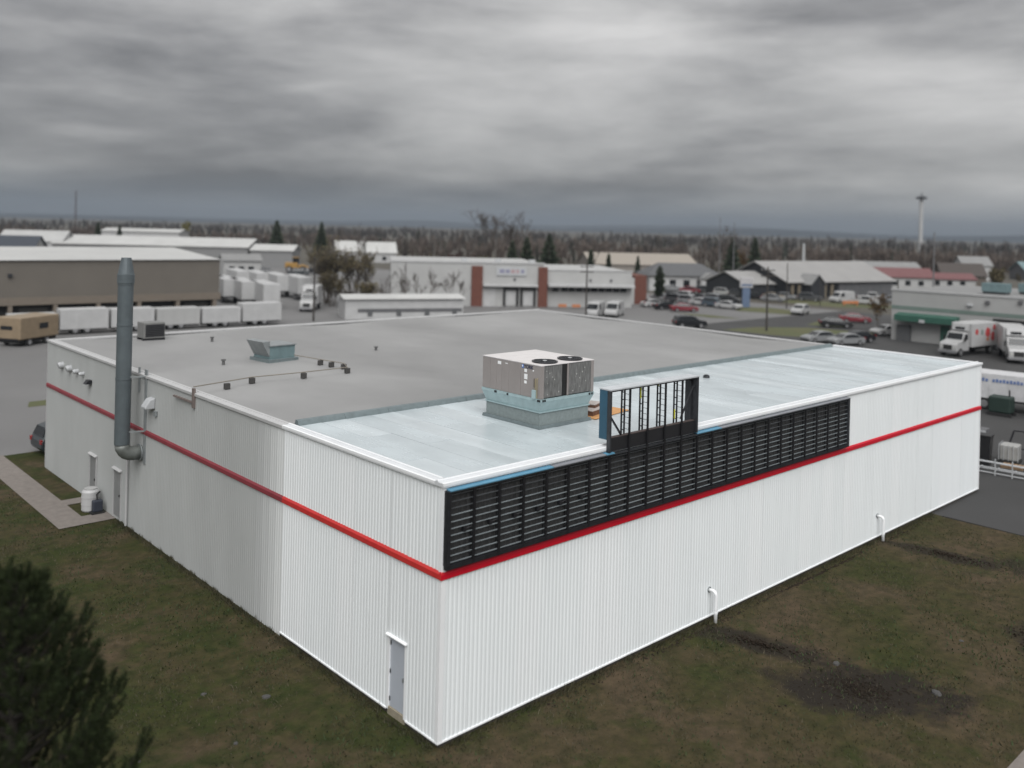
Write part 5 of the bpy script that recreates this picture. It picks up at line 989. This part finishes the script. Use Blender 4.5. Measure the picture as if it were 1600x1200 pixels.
for i, (a, d, h_, sp, lab) in enumerate(((-6.5, 258, 21.5, .9, 'large bare tree on the skyline, left trunk of the tall pair'), (2.5, 262, 22.0, .9, 'large bare tree on the skyline, right trunk of the tall pair'), (-19.6, 143, 6.8, .45, 'thin bare tree leftmost before the white commercial building'), (-16.8, 144, 7.4, .45, 'thin bare tree second before the white commercial building'), (-13.2, 144, 7.0, .45, 'thin bare tree third before the white commercial building'), (-9.8, 145, 7.6, .45, 'bare tree with a dark trunk before the white commercial building'), (-18.2, 146, 6.4, .5, 'twiggy bare tree between the first two thin trees at the commercial building'), (-14.9, 147, 6.6, .5, 'twiggy bare tree between the second and third thin trees'), (-8.2, 146, 5.6, .5, 'small bare tree right of the dark trunked tree'),
        (-45, 262, 13, .5, 'bare tree above the autumn shrubs on the skyline'), (50, 215, 15, .45, 'tall bare tree by the thin poles near the woods'), (150, 250, 16, .55, 'broad bare tree above the red roofs at the right'), (164, 258, 15, .55, 'second broad bare tree at the right, near the woods'), (64, 214, 12, .5, 'bare tree left of the charcoal gable'), (22, 240, 12, .5, 'bare tree behind the low wing of the commercial building'))):
    bare_tree('bare_tree', lab, W(a, d, -0.02), h_, 100+i, spread=sp, group=GT, tw=1.5 if d > 200 else 1.2)
bare_tree('autumn_tree', 'olive brown autumn tree left of two behind the dark pole', W(-31.0, 152, -.02), 10.5, 31, leaves=olive_leaf, nleaf=2600, stems=7, spread=.5, leafsize=.15)
bare_tree('autumn_tree', 'olive brown autumn tree right of two behind the dark pole', W(-25.6, 151, -.02), 9.6, 32, leaves=olive_leaf, nleaf=2400, stems=7, spread=.5, leafsize=.15)
bare_tree('autumn_shrub', 'reddish brown autumn shrub under the olive trees', W(-26.0, 145, -.02), 3.0, 33, 'shrub', leaves=mat('rust_leaves', (0.055, 0.033, 0.015), 0.8, var=0.3), nleaf=900, stems=4, spread=.8, leafsize=.13)
bare_tree('autumn_shrub', 'olive shrub filling the gap below the two olive trees', W(-29.3, 147, -.02), 5.6, 44, 'shrub', leaves=olive_leaf, nleaf=1300, stems=8, spread=.6, leafsize=.14)
bare_tree('autumn_shrub', 'olive shrub right of the two olive trees', W(-23.6, 148, -.02), 4.6, 45, 'shrub', leaves=olive_leaf, nleaf=900, stems=8, spread=.6, leafsize=.14)
bare_tree('autumn_tree', 'thin orange-leaved tree by the left corner of the green-banded building', W(52.6, 128, -.02), 5.8, 34, leaves=orange_leaf, nleaf=420, spread=.35, leafsize=.16)
bare_tree('autumn_tree', 'orange autumn tree behind the charcoal building roof', W(72, 262, -.02), 10, 35, leaves=orange_leaf, nleaf=900, spread=.5)
bare_tree('autumn_tree', 'yellow-green tree on the far left skyline', W(-170, 470, -.02), 12, 36, leaves=mat('yellow_leaves', (0.13, 0.115, 0.03), 0.8, var=0.2), nleaf=700, spread=.6, leafsize=.5)
bare_tree('autumn_shrub', 'yellow-green shrub behind the white commercial building', W(-4.5, 192, -.02), 8.2, 37, 'shrub', leaves=mat('lime_leaves', (0.085, 0.085, 0.02), 0.8, var=0.2), nleaf=900, stems=3, spread=.7)
bare_tree('autumn_shrub', 'dark red shrub behind the white commercial building', W(-10.5, 190, -.02), 8.4, 38, 'shrub', leaves=mat('maroon_leaves', (0.07, 0.035, 0.03), 0.8, var=0.2), nleaf=700, stems=3, spread=.5)
bare_tree('autumn_shrub', 'olive shrub by the red roofed annex at the right', W(128, 236, -.02), 6.2, 39, 'shrub', leaves=olive_leaf, nleaf=1400, stems=4, spread=.8)
def conifer(label, a, d, H, rw, seed, name='spruce_tree', dens=1.0, col=False):
    r_ = np.random.default_rng(seed); t_ = thing(name, label, 'tree', W(a, d, -0.05), RZ(0), 'conifers round the far lots')
    MB().tube([(0,0,0), (0,0,H*0.97)], [H*0.016, 0.02], 7).build('trunk', bark, t_)
    n = int(2600*dens); h = r_.beta(1.1, 1.5, n); az = r_.uniform(0, 6.283, n); prof = (1-h) if not col else np.sin(np.clip(h*0.96+0.06, 0, 1)*np.pi)**0.45*0.9
    lay = 0.75+0.25*np.sin(h*H*4.2+az*1.0) ; rad = rw*prof*lay*np.sqrt(r_.uniform(0.1, 1, n))+0.05
    z = H*(0.06+0.94*h); c_ = np.c_[rad*np.cos(az), rad*np.sin(az), z]
    s_ = (H*0.022*(1.3-0.6*h))[:, None]; out_ = np.c_[np.cos(az), np.sin(az), r_.uniform(-0.55, 0.1, n) if not col else r_.uniform(0.5, 1.5, n)]; out_ = unit(out_)
    sd_ = unit(np.cross(out_, r_.normal(size=(n, 3)))); V = np.stack([c_-sd_*s_*0.8, c_+sd_*s_*0.8, c_+out_*s_*2.6], axis=1)
    o = bpy.data.objects.new('crown', tri_mesh('crown', V, conifer_m)); C.objects.link(o); o.parent = t_
for i, (a, d, h_, w_, lab) in enumerate(((-78.5, 300, 14.2, 4.6, 'taller dark spruce on the left skyline'), (-67.8, 320, 13.8, 4.0, 'dark spruce right of it on the left skyline'), (8.6, 205, 12.4, 4.6, 'large dark spruce behind the right end of the commercial block'), (3.6, 210, 11.6, 3.2, 'narrower spruce just left of the large dark spruce'), (0.2, 208, 10.6, 3.2, 'spruce left of three behind the commercial block'),
      (16.8, 190, 9.4, 1.3, 'slim spruce left of two before the tan roof'), (20.6, 190, 8.6, 1.2, 'slim spruce right of two before the tan roof'), (59, 240, 12.4, 3.6, 'dark spruce before the woods above the pylon sign'), (64, 236, 12.6, 3.0, 'second dark spruce above the charcoal gable'), (36, 255, 6.5, 1.2, 'small spruce before the right end of the tan roof'), (-152, 330, 11.8, 2.5, 'dark spruce on the far left skyline'), (-145, 332, 10.8, 2.2, 'shorter spruce beside it on the far left skyline'))):
    conifer(lab, a, d, h_, w_, 200+i)
conifer('columnar dark cedar beside the brick pier', 29.2, 176, 6.8, 1.15, 230, 'columnar_cedar', 0.8, True)
# far woodland: one brown mass of bare trees nobody could count
def woodland(name, n, d0, d1, hmin, hmax, m, seed, lab, slope=0.85, nt_=34, wmul=1.0, amin=-1.0, amax=1.0, con=False):
    r_ = np.random.default_rng(seed); d = d0 + (d1-d0)*r_.uniform(0, 1, n)**1.2; f = r_.uniform(amin, amax, n)*slope; a = f*d
    d = d + np.where(f < -0.12, 130, 0) + np.where(f > 0.3, 10, 0)
    wx = CAM[0]+a*math.sin(YAW)+d*math.cos(YAW); wy = CAM[1]-a*math.cos(YAW)+d*math.sin(YAW)
    clump = np.sin(a*0.045+seed)+np.sin(d*0.031+a*0.017)+0.8*np.sin(a*0.11+d*0.06+2)
    H = r_.uniform(hmin, hmax, n)*(1+0.13*clump)*r_.choice([1, 1, 1, 1.18, 0.8], n)*np.where(f < -0.12, 0.66, 0.80); V = []
    ok = r_.uniform(-2.2, 2.2, n) < clump+1.1; wx, wy, H, n = wx[ok], wy[ok], H[ok], int(ok.sum())
    base = np.c_[wx, wy, np.zeros(n)-0.3]
    tw_2 = (0.16*wmul*np.ones(n))[:, None]; sx = np.c_[np.full(n, math.sin(YAW)), np.full(n, -math.cos(YAW)), np.zeros(n)]
    V.append(np.stack([base-sx*tw_2, base+sx*tw_2, base+np.c_[r_.normal(0, .4, n), r_.normal(0, .4, n), H*0.95]], axis=1))
    for k_2 in range(nt_):
        az = r_.uniform(0, 6.283, n); h0 = r_.uniform(0.15, 0.7, n) if not con else r_.uniform(0.05, 0.9, n); rad = (H*0.26*r_.uniform(0.2, 1, n))*(1 if not con else (1-h0)*0.9)
        p = base + np.c_[0.25*rad*np.cos(az), 0.25*rad*np.sin(az), H*h0]
        q = base + np.c_[rad*np.cos(az), rad*np.sin(az), H*np.minimum(h0 + r_.uniform(0.12, 0.4, n)*(1 if not con else 0.1), 1.0-0.10*(rad/(H*0.26))**2)]
        sd_ = np.c_[-np.sin(az), np.cos(az), r_.normal(0, .3, n)]*(r_.uniform(0.10, 0.34, n)*wmul)[:, None]
        V.append(np.stack([p-sd_, p+sd_, q], axis=1))
    o = bpy.data.objects.new(name, tri_mesh(name, np.concatenate(V), m)); C.objects.link(o); return tag(o, lab, 'woods', kind='stuff')
woodland('woodland', 2600, 310, 520, 7, 10.5, mat('woods_brown', (0.108, 0.086, 0.072), 0.95, col2=(0.130, 0.105, 0.090), scale=0.03), 51, 'brown mass of bare woods across the middle distance', wmul=0.6, nt_=84)
woodland('woodland', 3000, 520, 1300, 9, 13, mat('woods_grey', (0.070, 0.062, 0.058), 0.95, col2=(0.095, 0.085, 0.078), scale=0.02), 52, 'greyer bare woods stretching to the horizon', wmul=1.4, nt_=46)
woodland('woodland', 230, 330, 900, 9, 13, mat('woods_evergreen', (0.020, 0.028, 0.018), 0.95, var=0.3), 53, 'scattered dark evergreens among the bare woods', wmul=3.0, nt_=40, con=True)
woodland('woodland', 90, 300, 620, 11, 14, mat('tall_twigs', (0.085, 0.074, 0.066), 0.95, var=0.2, scale=0.05), 55, 'taller bare trees standing above the brown woods', wmul=0.7, nt_=90)
woodland('brush', 900, 272, 330, 2, 5, mat('brush_brown', (0.055, 0.048, 0.032), 0.95, col2=(0.085, 0.070, 0.045), scale=0.05), 54, 'brown brush along the near edge of the woods', wmul=1.3, nt_=24, amin=-0.25)
# distant hills
def hills(name, d0, amp, base_, seed, m, lo=-1.0, hi=1.0):
    r_ = random.Random(seed); ks = [(r_.uniform(2, 5), r_.uniform(0, 6.28), 1.0), (r_.uniform(6, 11), r_.uniform(0, 6.28), 0.45), (r_.uniform(15, 24), r_.uniform(0, 6.28), 0.18), (r_.uniform(40, 60), r_.uniform(0, 6.28), 0.05)]
    g = MB(); n_ = 260; rows = 7
    for i in range(n_+1):
        f = lo + (hi-lo)*i/n_
        h = base_(f) + amp*sum(w_*math.sin(k_2*f+p_) for k_2, p_, w_ in ks)
        for j in range(rows):
            q = j/(rows-1); d = d0*(1+0.16*q); w = W(f*d, d, -2 + max(6, h)*math.sin(min(1, q*1.25)*math.pi/2)**0.8); g.v.append(tuple(w))
    for i in range(n_):
        for j in range(rows-1): a = i*rows+j; g.f.append((a, a+1, a+rows+1, a+rows))
    o = g.build(name, m, smooth=True, fix=False); o['kind'] = 'structure'
    if o.data.polygons[0].normal.z < 0: o.data.flip_normals()
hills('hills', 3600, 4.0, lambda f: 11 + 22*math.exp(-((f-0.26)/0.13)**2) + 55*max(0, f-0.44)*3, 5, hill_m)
hills('hills', 5400, 7.0, lambda f: 17 + 34*math.exp(-((f-0.22)/0.16)**2) + 18*math.exp(-((f+0.10)/0.07)**2) + 60*max(0, f-0.42)*3, 9, mat('farther_hill', (0.034, 0.042, 0.050), 0.95, var=0.15, scale=0.003))  # this ridge's colour carries a haze blue too

# ================================================================== air: thin haze over the whole place
hb = MB().box(-7400, 7400, -7400, 7400, -1.5, 130).build('haze', bpy.data.materials.new('thin_haze')); tag(hb, kind='stuff')
hm = hb.data.materials[0]; hm.use_nodes = True; ht = hm.node_tree; ht.nodes.clear()
pv = ht.nodes.new('ShaderNodeVolumePrincipled'); pv.inputs['Density'].default_value = 0.00016; pv.inputs['Color'].default_value = (0.44, 0.51, 0.60, 1); pv.inputs['Anisotropy'].default_value = 0.2
ho = ht.nodes.new('ShaderNodeOutputMaterial'); ht.links.new(pv.outputs[0], ho.inputs['Volume'])
